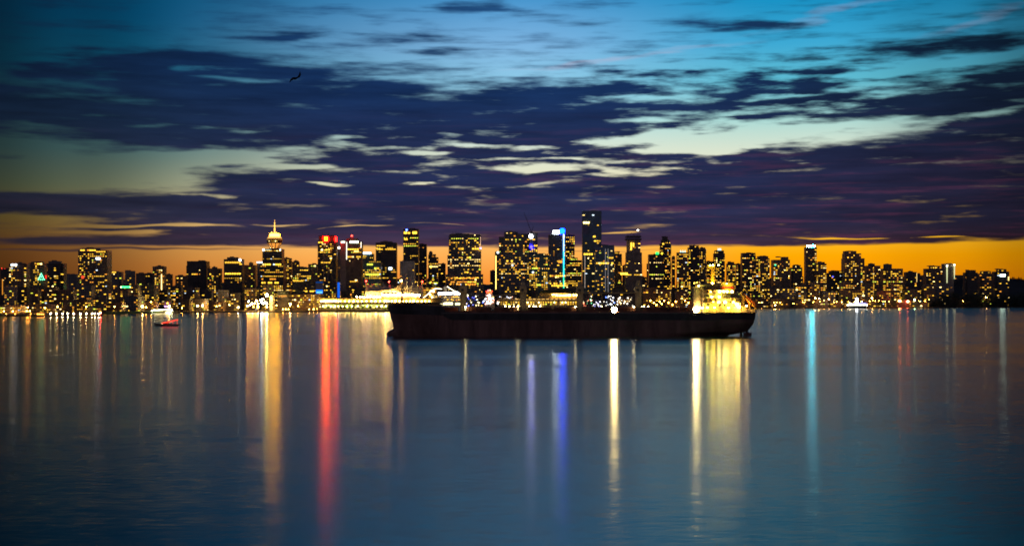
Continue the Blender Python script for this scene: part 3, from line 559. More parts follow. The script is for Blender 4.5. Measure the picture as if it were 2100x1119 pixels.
# ---- west end
def spikes(root, xc, D, base, ztop, dm):
    k = D / F; s = MB(); w0 = root['spike_w'] * k
    for i in range(5):
        px = (-.4 + .2 * i) * w0; s.prism([(px - 1.2 * k, 2), (px + 1.2 * k, 2), (px + 1.2 * k, 2 + 2.4 * k), (px - 1.2 * k, 2 + 2.4 * k)], ztop - .5, ztop + (4 if i % 2 else 6) * k, .25, 0, px, 2 + 1.2 * k)
    s.build('crown_spike', glow((.75, 1, .9), 1.3), root)
def spiky(w): 
    def f(root, *a): root['spike_w'] = w; spikes(root, *a); del root['spike_w']
    return ('fn', f)
T_(1389, 1412.5, 518, 300, 'brown', 'notch', 'condo', .42, label='brown tower with a pale spiked crown above the ship bridge', short='spiked crown tower', extras=[spiky(12)], caps=[(1395, 1407, 516)])
T_(1412, 1434.5, 508, 340, 'dark', 'box', 'condo', .3, label='dark tower with a square raised top next to the spiked crown tower', short='square topped tower', tiers=[(1415, 1433, 504)])
T_(1434, 1449.5, 511, 380, 'brown', 'round', 'condo', .38, label='round brown tower with bright balconies behind the ship mast', short='round brown tower', tiers=[(1436, 1447.5, 508, 'round')])
T_(1449.5, 1464, 536, 420, 'brown', 'box', 'condo', .22, label='low brown tower in the gap behind the ship funnel', short='low gap tower')
T_(1464.5, 1487, 520, 330, 'dark', 'chamfer', 'condo', .24, label='dark tower with tapering shoulders and a glowing pointed crown', short='glowing pointed crown tower', tiers=[(1466.5, 1485, 514)], extras=[spiky(7)])
T_(1491, 1508.5, 541, 380, 'brown', 'notch', 'condo', .5, label='low apartment tower thick with yellow windows behind the lifeboat', short='yellow window tower', tiers=[(1493, 1506, 537.5)])
T_(1510, 1522, 541, 420, 'dark', 'box', 'condo', .24, label='slim dark tower beside the flat black topped one', short='slim dark tower')
T_(1522, 1550, 525, 280, 'dark', 'box', 'condo', .26, label='square black tower with a plain upper band', short='square black tower', tiers=[(1522.5, 1549.5, 519)])
T_(1551, 1579, 530, 300, 'brown', 'chamfer', 'condo', .3, label='brown tower with a gently curved roof beside the square black tower', short='curved roof tower', tiers=[(1555, 1576, 525.5)])
T_(1586, 1620, 533, 260, 'brown', 'box', 'condo', .34, label='wide tower with notched roof and two green corner lamps', short='green cornered tower', tiers=[(1603, 1617, 527)], extras=[('disc', 1575, 543.5, 1.6, (.05, .9, .4), 2), ('disc', 1590, 543, 1.8, (.05, .9, .4), 2)])
T_(1623, 1646, 549, 300, 'dark', 'chamfer', 'condo', .26, label='low dark tower with a clipped top beside the floodlit crown tower', short='low clipped tower', tiers=[(1627, 1643, 544)])
T_(1652.5, 1675, 507, 360, 'brown', 'box', 'condo', .24, label='slender tower with a brilliant white and cyan crown light', short='cyan crown tower', extras=[('sign', 1655, 502.5, 1671, 506.2, (.55, .93, 1), 40), ('disc', 1666, 504.5, 2.6, (.004, .8, 1), 150), ('panel', 1652.3, 507.4, 1675.2, 511, 'dark')])
T_(1675, 1695.5, 541, 300, 'brown', 'notch', 'condo', .36, label='brown tower with stepped roof right against the cyan crown tower', short='stepped neighbour tower', tiers=[(1678, 1692, 537.5)])
T_(1696, 1730, 560, 420, 'dark', 'box', 'condo', .16, label='broad low tower with a faint blue light on its roof', short='faint blue roof tower', tiers=[(1703, 1726, 555.5)], extras=[('disc', 1708, 567, 1.6, (.1, .12, 1), 2)])
T_(1732.5, 1773, 530, 320, 'brown', 'box', 'condo', .3, label='large brown tower with stepped top standing alone against orange sky', short='large stepped tower', tiers=[(1733, 1766, 520), (1733, 1756.5, 515)])
T_(1777, 1805.5, 545, 300, 'brown', 'box', 'column', .26, label='tower with a bright column of windows and a small roof box', short='bright column tower', caps=[(1784, 1796, 540)])
T_(1812, 1853, 551, 280, 'brown', 'notch', 'mixed', .32, label='broad tower with a tall square roof block and rows of yellow windows', short='square roof block tower', caps=[(1817, 1832, 541)])
T_(1858, 1880, 558, 340, 'dark', 'box', 'condo', .14, label='dark low tower with one pale vertical light line', short='pale line tower', caps=[(1865, 1874, 555.5)], extras=[('strip', 1880, 560, 578, 1.2, WARM, 1.2)])
T_(1881, 1887.5, 561, 400, 'dark', 'box', 'condo', .08, label='thin dark tower touching the pale line tower', short='thin dark tower')
T_(1900, 1934, 551, 340, 'brown', 'notch', 'condo', .26, label='brown tower with overhanging roof slab near the dark wood', short='overhanging roof tower', tiers=[(1909, 1930, 545.5)])
def twin_flood(root, xc, D, base, ztop, dm):
    k = D / F
    for px, a, b_ in ((1942, 545, 582), (1957, 543, 572)):
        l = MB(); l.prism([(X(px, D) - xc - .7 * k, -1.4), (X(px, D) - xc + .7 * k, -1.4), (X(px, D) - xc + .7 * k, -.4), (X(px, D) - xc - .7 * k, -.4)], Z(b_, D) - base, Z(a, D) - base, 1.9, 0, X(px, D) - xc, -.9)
        l.build('flood_wash', glow((.9, .95, .5), .9), root)  # flared glowing strip imitates the lamp's wash on the wall
        s = MB(); s.ball((X(px, D) - xc, -1.5, Z(a, D) - base), 1.7 * k, 8); s.build('flood_lamp', glow((1, .95, .6), 9), root)
T_(1934.5, 1959, 541, 400, 'plain', 'round', 'sparse', .02, label='smooth round tower washed by two pale floodlight streaks', short='floodlit round tower', extras=[('fn', twin_flood)])
T_(1980, 2006, 559, 420, 'dark', 'notch', 'condo', .14, label='dark rounded block above the wood with a few amber rooms', short='block above the wood', tiers=[(1984, 2002, 554)])
T_(2010, 2037, 561, 420, 'brown', 'notch', 'condo', .24, label='brown block with warm windows above the dark wood', short='warm block above the wood', tiers=[(2014, 2033, 556.5)])
T_(2041, 2071, 557, 420, 'dark', 'notch', 'condo', .2, label='dark tower with an oblong white green sign over the wood', short='white green sign tower', tiers=[(2047, 2065, 552)], extras=[('sign', 2051, 562.5, 2061.5, 566.5, (.7, 1, .8), 14), ('sign', 2067, 567, 2069.5, 575, WARM, 2)])

# ---- cranes standing on the roofs
def roof_crane(px, py0, px1, py1, D, label, lamp=None):
    root = empty('tower_crane', (X(px, D), D + 14, Z(py0, D) - 2), label, 'crane', None); k = D / F
    dx_, dz_ = (px1 - px) * k, (py0 - py1) * k
    m = MB()
    if lamp:
        m.tube((0, 0, 0), (0, 0, dz_), .55, .45, 5); m.build('mast', M_STEEL, root)
        l = MB(); l.ball((0, -.8, dz_ + 1.4 * k), 1.7 * k, 8); l.build('lamp', glow((1, .97, .85), 12), root)
        j = MB(); j.tube((-2 * k, 0, .0), (-14 * k, 0, 8 * k), .8, .5, 5); j.tube((-14 * k, 0, 8 * k), (-12.5 * k, 0, 9.6 * k), .4, .3, 4); j.build('jib', M_STEEL, root)
    else:
        m.box(-2.2 * k, 2.2 * k, -3, 3, 0, 5 * k); m.tube((0, 0, 5 * k), (4.2 * k, 0, 16 * k), .7, .5, 5); m.build('cab', M_STEEL, root)
        j = MB()
        for s in (-.7, .7): j.tube((s, 0, 4 * k), (dx_ + s * .6, 0, dz_), .45, .3, 4)
        for i in range(12):
            f = i / 12; g = (i + 1) / 12; a = (dx_ * f - .7, 0, 4 * k + (dz_ - 4 * k) * f); b_ = (dx_ * g + .7, 0, 4 * k + (dz_ - 4 * k) * g); j.tube(a, b_, .22, n=4)
        j.build('jib', M_STEEL, root)
        c = MB(); c.tube((4.2 * k, 0, 16 * k), (dx_ * .8, 0, dz_ * .8), .15, n=4); c.build('cable', M_STEEL, root)
    return root
roof_crane(1090, 478, 1074.5, 433, shore(1093) + 440, 'dark luffing crane with a raised jib on the narrow globe sign tower')
roof_crane(1309, 484, 1309, 471.5, shore(1300) + 380, 'small crane with a white mast lamp on top of the unfinished tower', lamp=True)

# ---- the lower town: mid-rise blocks filling the space between the towers and the shore
def near_short(x):
    return min(TOWERS, key=lambda t: abs((t[0] + t[1]) / 2 - x))
used_labels = {}
ADJ = {'brown': 'brown', 'grey': 'grey', 'dark': 'dark', 'tan': 'tan', 'glass': 'glassy'}
def filler(x0, x1, yt, off, pat, p, row, rng, wall=None, kind='box'):
    wall = wall or rng.choice(('brown', 'dark', 'grey', 'dark', 'brown'))
    s = near_short((x0 + x1) / 2)[2]; mid = sum(near_short((x0 + x1) / 2)[:2]) / 2
    where = {'back': 'half hidden behind', 'mid': 'before', 'front': 'on the waterfront below'}[row]
    lab = f"{ADJ[wall]} {'low-rise' if row == 'front' else 'mid-rise'} block {where} the {s}"
    tries = ['', ', wider neighbour', ', further along', ', last one']
    for t in tries:
        if lab + t not in used_labels: lab += t; break
    used_labels[lab] = 1
    tower(x0, x1, yt, shore((x0 + x1) / 2) + off, wall, kind, pat, p, 'apartment_block' if row != 'front' else 'waterfront_building', label=lab, cat='building', group='lower blocks of the city',
          main=False, cap=26, fpx=4.2, cpx=4.6, rz=rng.choice((0, 0, .25, -.25)), caps=[(x0 + (x1 - x0) * .3, x0 + (x1 - x0) * .6, yt - 2.2)] if rng.random() < .6 else ())
rf = random.Random(5)
x = 2.0
while x < 1960:                                   # behind, between the towers
    w_ = rf.uniform(15, 30); gap = 986 < x + w_ and x < 1016
    if not gap: filler(x, x + w_, rf.uniform(566, 588) if x < 1500 else rf.uniform(563, 584), rf.uniform(820, 1050), 'condo', .16, 'back', rf)
    x += w_ + rf.uniform(4, 22)
x = 4.0
while x < 1950:
    w_ = rf.uniform(18, 34); gap = 980 < x + w_ and x < 1018
    if not gap: filler(x, x + w_, rf.uniform(584, 601) if x < 1500 else rf.uniform(578, 600), rf.uniform(110, 170) if x < 650 or x > 1340 else rf.uniform(250, 300), 'condo', .24 if x < 1500 else .32, 'mid', rf)
    x += w_ + rf.uniform(0, 10)
x = 0.0
while x < 1900:
    w_ = rf.uniform(22, 42)
    if not (500 < x + w_ and x < 1330): filler(x, x + w_, rf.uniform(608, 622) + (6 if x < 160 else 0), rf.uniform(36, 70), 'condo', .26, 'front', rf)
    x += w_ + rf.uniform(0, 9)
print('windows', NWIN)

# ================================================================== land
M_LAND = mat('dark_ground', (.07, .065, .055), .95, 0, .4, .02)
M_HILL = mat('far_hillside', (.035, .04, .045), 1.0, 0, .3, .004)
b = MB(); pxs = [-1500, -600, -200] + list(range(0, 2101, 35)) + [2300, 2700, 3600]
rs = random.Random(3)
pts = [(px, shore(min(2100, max(0, px)))) for px in pxs]
jit = [rs.uniform(-4, 4) for _ in pts]
prof = [(0, -2), (2, 1.6), (9, 2.6), (14, 3.0), (900, 4.5), (2600, 9), (9500, 14)]
rows = [[(X(px, D) * (D + o) / D, D + o + (j if o < 20 else 0), z) for (px, D), j in zip(pts, jit)] for o, z in prof]
n = len(pts)
b.add([v for r in rows for v in r], [(k * n + i, k * n + i + 1, (k + 1) * n + i + 1, (k + 1) * n + i) for k in range(len(prof) - 1) for i in range(n - 1)])
tag(b.build('land', M_LAND, smooth=True), kind='structure')
# low ridge closing the horizon behind the town
b = MB(); hp = [(px, 9300) for px in range(-900, 3001, 26)]
def ridge(px): return 586 + 5 * math.sin(px * .011) + 3 * math.sin(px * .037 + 1) + 1.5 * math.sin(px * .09)
top = [(X(px, D), D, Z(min(ridge(px), 600), D)) for px, D in hp]; bot = [(X(px, D), D - 500, 5) for px, D in hp]; bk = [(X(px, D), D + 1500, 5) for px, D in hp]
n = len(hp); b.add(bot + top + bk, [(k * n + i, k * n + i + 1, (k + 1) * n + i + 1, (k + 1) * n + i) for k in (0, 1) for i in range(n - 1)])
tag(b.build('hills', M_HILL, smooth=True), kind='structure')
# nearer wooded rise at the west end
Dw = shore(2050) + 900
b = MB(); hp = list(range(1915, 2500, 15))
wtop = lambda px: 612 - 42 * min(1, max(0, (px - 1915) / 60)) ** .6 + 2 * math.sin(px * .06)
top = [(X(px, Dw), Dw, Z(wtop(px) + 3, Dw)) for px in hp]; bot = [(X(px, Dw), Dw - 160, 4) for px in hp]; bk = [(X(px, Dw), Dw + 700, 4) for px in hp]
n = len(hp); b.add(bot + top + bk, [(k * n + i, k * n + i + 1, (k + 1) * n + i + 1, (k + 1) * n + i) for k in (0, 1) for i in range(n - 1)])
tag(b.build('terrain', M_HILL, smooth=True), kind='structure')

M_LEAF = mat('dark_leaves', (.028, .04, .022), .8, 0, .5, .3)
M_BARK = mat('bark', (.08, .06, .045), .9)
def leafcloud(b, c, rx, ry, rz, count, size, rng, mi=0):
    for _ in range(count):
        while True:
            p = Vector((rng.uniform(-1, 1), rng.uniform(-1, 1), rng.uniform(-1, 1)))
            if .25 < p.length < 1: break
        p = Vector((c[0] + p.x * rx, c[1] + p.y * ry, c[2] + p.z * rz))
        a = Vector((rng.uniform(-1, 1), rng.uniform(-1, 1), rng.uniform(-1, 1))).normalized(); d = a.orthogonal().normalized(); s = size * rng.uniform(.6, 1.4)
        b.add([p - a * s, p + d * s * .6, p + a * s, p - d * s * .6], [(0, 1, 2, 3)], mi)
# woods that read as one dark mass
b = MB(); rr = random.Random(8)
for px in [1940 + i * 3.1 for i in range(85)]:
    D = Dw + rr.uniform(-20, 40); zb = Z(wtop(px) + 5, D); hh = rr.uniform(6, 15)
    b.lathe([(rr.uniform(3.0, 4.6), 0), (2.6, hh * .4), (1.5, hh * .75), (.2, hh)], 5, (X(px, D), D, zb))
    leafcloud(b, (X(px, D), D, zb + hh * .35), 3.8, 3, hh * .4, 14, 1.6, rr)
tag(b.build('conifer_wood', M_LEAF), 'jagged dark conifer wood along the rise at the west end', 'wood', kind='stuff')
b = MB()
for i in range(70):
    px = 1912 + i * 3.4 + rr.uniform(-2, 2); D = shore(min(px, 2100)) + rr.uniform(24, 90); k = min(1.0, (px - 1905) / 26)
    hh = Z(600 + rr.uniform(-3, 9), D) * k; r = hh * rr.uniform(.36, .5)
    leafcloud(b, (X(px, D), D, hh * .55), r, r * .8, hh * .5, 110, 2.6, rr); b.tube((X(px, D), D, 2), (X(px, D), D, hh * .6), .8, .4, 5)
    leafcloud(b, (X(px, D), D, 5), r * 1.2, r * .7, 4, 40, 2.4, rr)
tag(b.build('shore_wood', M_LEAF), 'solid black mass of trees standing at the waterside', 'wood', kind='stuff')

# ================================================================== street and quay lamps
M_POST = mat('lamp_post', (.05, .05, .05), .6, .5)
LAMPS = {}
def street_lamp(px, py, r, col, st, label, off=26, sampled=True, group='street lamps along the far shore', D=None, ground=2.9):
    D = D or shore(px) + off; key = (col, st, r, label); zl = Z(py, D)
    h = max(2.5, zl - ground)
    if key not in LAMPS:
        root = empty('street_lamp', (X(px, D), D, ground), label, 'lamp', group); k = D / F
        p = MB(); p.tube((0, 0, 0), (0, 0, 1), .16, .1, 5); p.build('pole', M_POST, root)
        l = MB(); l.ball((0, 0, 0), r * k, 6); l.build('lamp', glow(col, st, sampled), root)
        LAMPS[key] = root
    else: root = copy_tree(LAMPS[key]); root.location = (X(px, D), D, ground)
    for c in root.children:
        if c.name.startswith('pole'): c.scale = (1, 1, h)
        else: c.location = (0, 0, h)
    return root
SOD, HOT, PALE = (1, .34, .03), (1, .50, .11), (1, .66, .24)
L_O = 'small orange sodium lamp on a post along the far shore'
L_H = 'bright peach coloured street lamp burning on the waterfront'
L_W = 'round white lamp in the row above the low dock'
L_Y = 'yellow white quay lamp in the row behind the freighter'
L_D = 'faint amber lamp among the waterfront trees'
for px, py in [(8, 638), (26, 638), (57, 630), (55, 637.5), (61, 637.5), (177, 629), (235, 628.5), (118, 629), (92, 631), (300, 630), (310, 619), (373, 631), (444, 628), (470, 625), (595, 626.5), (611, 627), (567, 626), (634, 635), (643, 633.5), (650, 634), (580, 635), (586, 635), (591.5, 635), (520, 629), (508, 628),
               (1556, 620.5), (1562, 620.5), (1587, 620), (1592.5, 620), (1600, 620), (1627, 622), (1646, 619), (1650, 620), (1655, 619), (1668, 619), (1681, 618), (1690, 616), (1710, 619), (1716, 618.5), (1726, 619), (1741, 619), (1752, 618), (1784, 617), (1790, 615.5), (1795, 617), (1802, 616), (1811, 618), (1815, 618), (1823, 618.5), (1885, 617.5), (1897, 617.5), (1905, 614), (1975, 617)]:
    street_lamp(px, py, 1.15, SOD, 230, L_O)
for px, py in [(405, 626.5), (415.5, 626.5), (292, 628), (347, 628), (595, 623), (1672, 611), (1680, 612), (1700, 613), (1767, 618), (1788, 611), (1843, 616.5), (2022, 609.5), (1590, 626)]:
    street_lamp(px, py, 1.7, HOT, 230, L_H)
for px in (104, 116, 128, 139, 151, 165, 177, 189, 194.5, 202): street_lamp(px, 644.6 + (px % 3) * .2, 1.35, (1, .74, .36), 110, L_W, group='white lamps above the low dock', D=1830, ground=1.2)
for i in range(38):
    px = 1036 + i * 7.9 + (i * 5 % 4); street_lamp(px, 627.4 + (i % 3) * .5, 1.35, (1, .80, .25), 40, L_Y, off=22, group='lamps on the quay behind the freighter')
for i, px in enumerate([1334, 1341, 1346, 1353, 1357, 1362, 1371, 1379, 1386, 1398, 1405, 1412]): street_lamp(px, 616 + (i * 7 % 5) * 2.2, 1.3, SOD, 90, L_D, group='amber lamps among trees', off=40)
street_lamp(206, 641, 1.5, RED, 420, 'single red light at the end of the white dock lamps', group=None, D=1832, ground=1.2)
street_lamp(1846, 617, 2.0, (1, .10, .04), 120, 'red lamp on the western waterfront beside yellow windows', group=None)
street_lamp(1862, 618, 2.2, (1, .12, .05), 120, 'larger red lamp on the waterfront above the dark buoy', group=None)
street_lamp(1876, 614.5, 1.6, (.5, 1, .5), 60, 'pale green lamp on the western waterfront', group=None)

# ================================================================== the quays of the east end
M_TIMBER = mat('dock_timber', (.09, .07, .05), .9, 0, .3, .4)
M_HULLW = mat('white_paint', (.78, .78, .76), .4, 0, .1, .3)
M_CONC = mat('quay_concrete', (.2, .17, .13), .85, 0, .25, .1)
def low_pier():
    D = 1770; k = D / F; r = empty('pier', (X(40, D), D, 0), 'long low dark pier with orange lights at the east end', 'pier')
    d = MB(); d.box(X(-60, D) - X(40, D), X(94, D) - X(40, D), 0, 26, .6, 2.4); d.box(X(-60, D) - X(40, D), X(90, D) - X(40, D), -.25, 0, 1.7, 2.1); d.build('deck', M_TIMBER, r)
    for i in range(26):
        q = MB(); q.tube((-58 + i * 3.5, .6, -2), (-58 + i * 3.5, .6, .7), .22, n=6); q.build('pile', M_TIMBER, r)
    s = MB(); x0 = X(75, D) - X(40, D); s.box(x0, x0 + 9, 3, 9, 2.4, 4.4); s.add([(x0 - .6, 2.6, 4.4), (x0 + 9.6, 2.6, 4.4), (x0 + 9.6, 9.4, 4.4), (x0 - .6, 9.4, 4.4), (x0 - .6, 6, 5.6), (x0 + 9.6, 6, 5.6)], [(0, 1, 5, 4), (2, 3, 4, 5), (0, 4, 3), (1, 2, 5)])
    s.build('shed', mat('shed_boards', (.5, .3, .16), .8), r)
    for px in (76, 80, 84, 88, 62, 30, 12):
        l = MB(); l.ball((X(px, D) - X(40, D), 1.6, 3.6), .45, 6); l.build('lamp', glow(SOD, 45, True), r)
low_pier()
def dock_strip():
    D = 1830; k = D / F; r = empty('floating_dock', (X(150, D), D, 0), 'thin floating dock carrying a row of round white lamps', 'dock')
    d = MB(); d.box(X(98, D) - X(150, D), X(208, D) - X(150, D), -1.5, 4, -.3, 1.2); d.build('deck', M_TIMBER, r)
    q = MB(); q.box(X(98, D) - X(150, D), X(208, D) - X(150, D), -1.62, -1.5, .5, .8); q.build('fender', M_STEEL, r)
dock_strip()
def lawn_bank():
    b = MB(); D0 = shore(260)
    P = [(215, 640), (260, 638.5), (330, 637.5), (362, 637)]
    v = []
    for px, py in P:
        D = shore(px) - 40; v += [(X(px, D), D, -.5), (X(px, D), D + 6, 3), (X(px, D) * (D + 60) / D, D + 60, 4.2)]
    b.add(v, [(i * 3 + j, i * 3 + 3 + j, i * 3 + 4 + j, i * 3 + 1 + j) for i in range(3) for j in (0, 1)])
    tag(b.build('grass_bank', mat('lit_grass', (.10, .17, .05), .95, 0, .4, .3), smooth=True), kind='structure')
lawn_bank()
def heliport():
    D = shore(337) - 55; k = D / F; xc = X(337, D); r = empty('helipad_platform', (xc, D, 0), 'floating platform edged with a brilliant white yellow light streak', 'platform')
    d = MB(); d.box(X(316, D) - xc, X(356, D) - xc, 0, 26, -.5, 3.0); d.build('deck', M_CONC, r)
    a = MB(); a.tube((X(319, D) - xc, -.8, Z(636, D)), (X(353, D) - xc, -.8, Z(633.6, D)), .75 * k, n=6); a.build('light_streak', glow((1, .86, .35), 26, True), r)  # a streak of light, built as a solid glowing bar
    c = MB(); c.box(X(341, D) - xc, X(351, D) - xc, -2.4, -.2, Z(641, D), Z(638.6, D)); c.build('light_streak', glow((1, .84, .3), 20, True), r)
    for px, py in ((312, 637), (317, 635.5), (353, 636)):
        l = MB(); l.ball((X(px, D) - xc, -.6, Z(py, D)), 1.1 * k, 6); l.build('lamp', glow((.95, 1, .6), 50, True), r)
heliport()
def kiosk():
    D = shore(343) + 30; k = D / F; xc = X(343.5, D); r = empty('kiosk', (xc, D, 3), 'small pavilion lit violet and pink behind the light streak', 'pavilion')
    d = MB(); d.box(-6.5 * k, 6.5 * k, 0, 10, 0, Z(615, D) - 3); d.prism([(-7.2 * k, -1), (7.2 * k, -1), (7.2 * k, 11), (-7.2 * k, 11)], Z(615, D) - 3, Z(613, D) - 3, .7, 0, 0, 5); d.build('wall', WALL['dark'], r)
    for i, (px, py) in enumerate([(338.5, 628), (341, 628), (344.5, 628), (348, 627.5), (339.5, 621.5), (347.5, 621.5)]): 
        q = MB(); q.box(X(px, D) - xc - 1.1 * k, X(px, D) - xc + 1.1 * k, -.4, .1, Z(py + 1.6, D) - 3, Z(py - 1.4, D) - 3); q.build('window', glow((.9, .35, 1) if i < 4 else (.45, .1, .5), 3 if i < 4 else .8), r)
    q = MB(); q.ball((X(343.7, D) - xc, -1.2, Z(621.5, D) - 3), 1.3 * k, 6); q.build('lamp', glow(SOD, 30, True), r)
kiosk()
def green_sign():
    D = shore(258) + 180; k = D / F; xc = X(258, D); r = empty('roof_sign', (xc, D, Z(596, D)), 'bright green oblong sign raised on a low roof', 'sign')
    s = MB(); s.box(-9.5 * k, 9.5 * k, -.6, 0, Z(590, D) - Z(596, D), Z(586.6, D) - Z(596, D)); s.build('panel', glow((.05, 1, .22), 3.2), r)
    l = MB(); [l.tube((x_ * k, .4, -14), (x_ * k, .4, 8 * k), .4, n=5) for x_ in (-8, 0, 8)]; l.build('frame', M_STEEL, r)
    for x_ in (-9.8, 9.8):
        l = MB(); l.ball((x_ * k, -.5, Z(588.3, D) - Z(596, D)), 1.5 * k, 6); l.build('lamp', glow((.9, 1, .4), 6), r)
green_sign()
def works():
    D = shore(560) + 45; k = D / F; xc = X(557, D)
    r = empty('silo', (xc, D, 3), 'pale round silo lit green white by a dazzling floodlight', 'silo')
    s = MB(); s.lathe([(5.4 * k, 0), (5.4 * k, Z(607, D) - 3), (4.2 * k, Z(605.4, D) - 3), (.4, Z(604.6, D) - 3)], 16, (0, 6 * k, 0)); s.build('shell', mat('silo_paint', (.66, .72, .58), .5, 0, .12, .1), r, smooth=False)
    g = MB(); g.tube((3.4 * k, .5 * k, 0), (3.4 * k, .5 * k, Z(606, D) - 3), .5, n=5); g.build('ladder', M_STEEL, r)
    f = empty('floodlight_mast', (X(550, D), D - 14, 3), 'tall mast with one dazzling yellow white floodlight before the silo', 'lamp')
    m = MB(); m.tube((0, 0, 0), (0, 0, Z(605, D) - 3), .5, .3, 6); m.build('pole', M_POST, f)
    l = MB(); l.ball((0, -.8, Z(605, D) - 3), 3.0 * k, 10); l.build('lamp', glow((1, .76, .16), 240, True), f)
    t = empty('warehouse', (X(576, D), D + 20, 3), 'dark windowless warehouse with a tan top band beside the silo', 'warehouse')
    s = MB(); s.box(-10 * k, 10.5 * k, 0, 40, 0, Z(603.6, D) - 3); s.build('wall', WALL['dark'], t)
    s = MB(); s.box(-9.5 * k, 9 * k, -.6, 0, Z(608.5, D) - 3, Z(604.6, D) - 3); s.build('facade_panel', mat('tan_panel', (.55, .4, .24), .7), t)
    lab = 'work light glaring white orange on the yard before the lookout tower'
    for i, (px, py, rr_, col) in enumerate([(507.5, 627, 1.7, SOD), (512, 625.5, 1.6, SOD), (517, 622.5, 1.8, HOT), (522, 622, 1.6, HOT), (526, 616.6, 2.1, HOT), (529, 622.5, 1.6, PALE), (535.5, 615, 2.1, WHITE), (537, 619.5, 1.8, WHITE), (540, 622, 1.9, PALE), (543.5, 620, 1.8, PALE), (547, 622, 1.8, (1, .86, .3)), (510, 617.5, 1.5, (1, .8, .3)), (540, 613, 1.4, (1, .8, .3)), (529, 629, 1.6, SOD), (547, 629, 1.7, SOD), (488.5, 630, 1.6, PALE)]):
        street_lamp(px, py, rr_, col, 80 if i not in (0, 1, 2, 13, 14) else 300, lab, off=30, group='glaring work lights of the yard')
    s2 = empty('arcade_building', (X(617, D), D + 60, 3), 'long low station building with arched windows and scattered yellow rooms', 'building')
    w_ = MB(); hw = 33 * k; w_.box(-hw, hw, 0, 40, 0, Z(603, D) - 3)
    for i in range(9):
        cx_ = (-29 + i * 7.2) * k; n_ = 8
        w_.prism([(cx_ + 3.2 * k * math.cos(PI * j / n_), 1) for j in range(n_ + 1)][:2], 0, .1) if False else None
        for j in range(n_):
            a0, a1 = PI * j / n_, PI * (j + 1) / n_
            w_.add([(cx_ + 3.2 * k * math.cos(a0), -.5, Z(606, D) - 3 + 3 * k * math.sin(a0)), (cx_ + 3.2 * k * math.cos(a1), -.5, Z(606, D) - 3 + 3 * k * math.sin(a1)), (cx_ + 2.5 * k * math.cos(a1), -.5, Z(606, D) - 3 + 2.3 * k * math.sin(a1)), (cx_ + 2.5 * k * math.cos(a0), -.5, Z(606, D) - 3 + 2.3 * k * math.sin(a0))], [(0, 1, 2, 3)])
    w_.build('wall', WALL['tan'], s2)
    rg = random.Random(4)
    for row, py in enumerate((606, 610.5, 614.5, 619, 624, 629)):
        for i in range(15):
            if rg.random() < (.42 if row else .25): window(s2, (-31 + i * 4.4 + rg.uniform(-.4, .4)) * k, -.5, Z(py, D) - 3, rg.uniform(1.6, 3.4) * k, rg.uniform(1.4, 2.4) * k)
    for i, (px, lo) in enumerate(((655.5, 0), (695, 1))):
        q = empty('banner_screen', (X(px, D), D - 4, 3), ('wide blue lit billboard with a darker upper half by the station' if i == 0 else 'tall thin blue lit banner at the foot of the slab tower'), 'billboard')
        hw = (7.5 if i == 0 else 3.0) * k
        s = MB(); s.box(-hw, hw, 0, 1.5, Z(602 if i == 0 else 611, D) - 3, Z(576 if i == 0 else 578, D) - 3); s.build('panel', mat('banner_cloth', (.10, .12, .3), .6), q)
        if i == 0:
            for a, c, y0, y1, st in ((-7, 7, 594, 601.5, 1.3), (-7, 7, 577.5, 580, .22)): s = MB(); s.box(a * k, c * k, -.5, 0, Z(y1, D) - 3, Z(y0, D) - 3); s.build('screen', glow((.01, .22, 1), st), q)
            for a in (-5, -2, 1, 4): s = MB(); s.box(a * k, (a + 1.6) * k, -.9, -.5, Z(600.8, D) - 3, Z(597.6, D) - 3); s.build('mark', glow((.2, .7, 1), 2), q)
        else: s = MB(); s.box(-2.4 * k, 2.4 * k, -.5, 0, Z(610, D) - 3, Z(579, D) - 3); s.build('screen', glow((.01, .16, 1), .8), q)
        s = MB(); [s.tube((x_ * hw, 1.2, 0), (x_ * hw, 1.2, Z(600, D) - 3), .5, n=5) for x_ in (-.7, .7)]; s.build('frame', M_STEEL, q)
works()

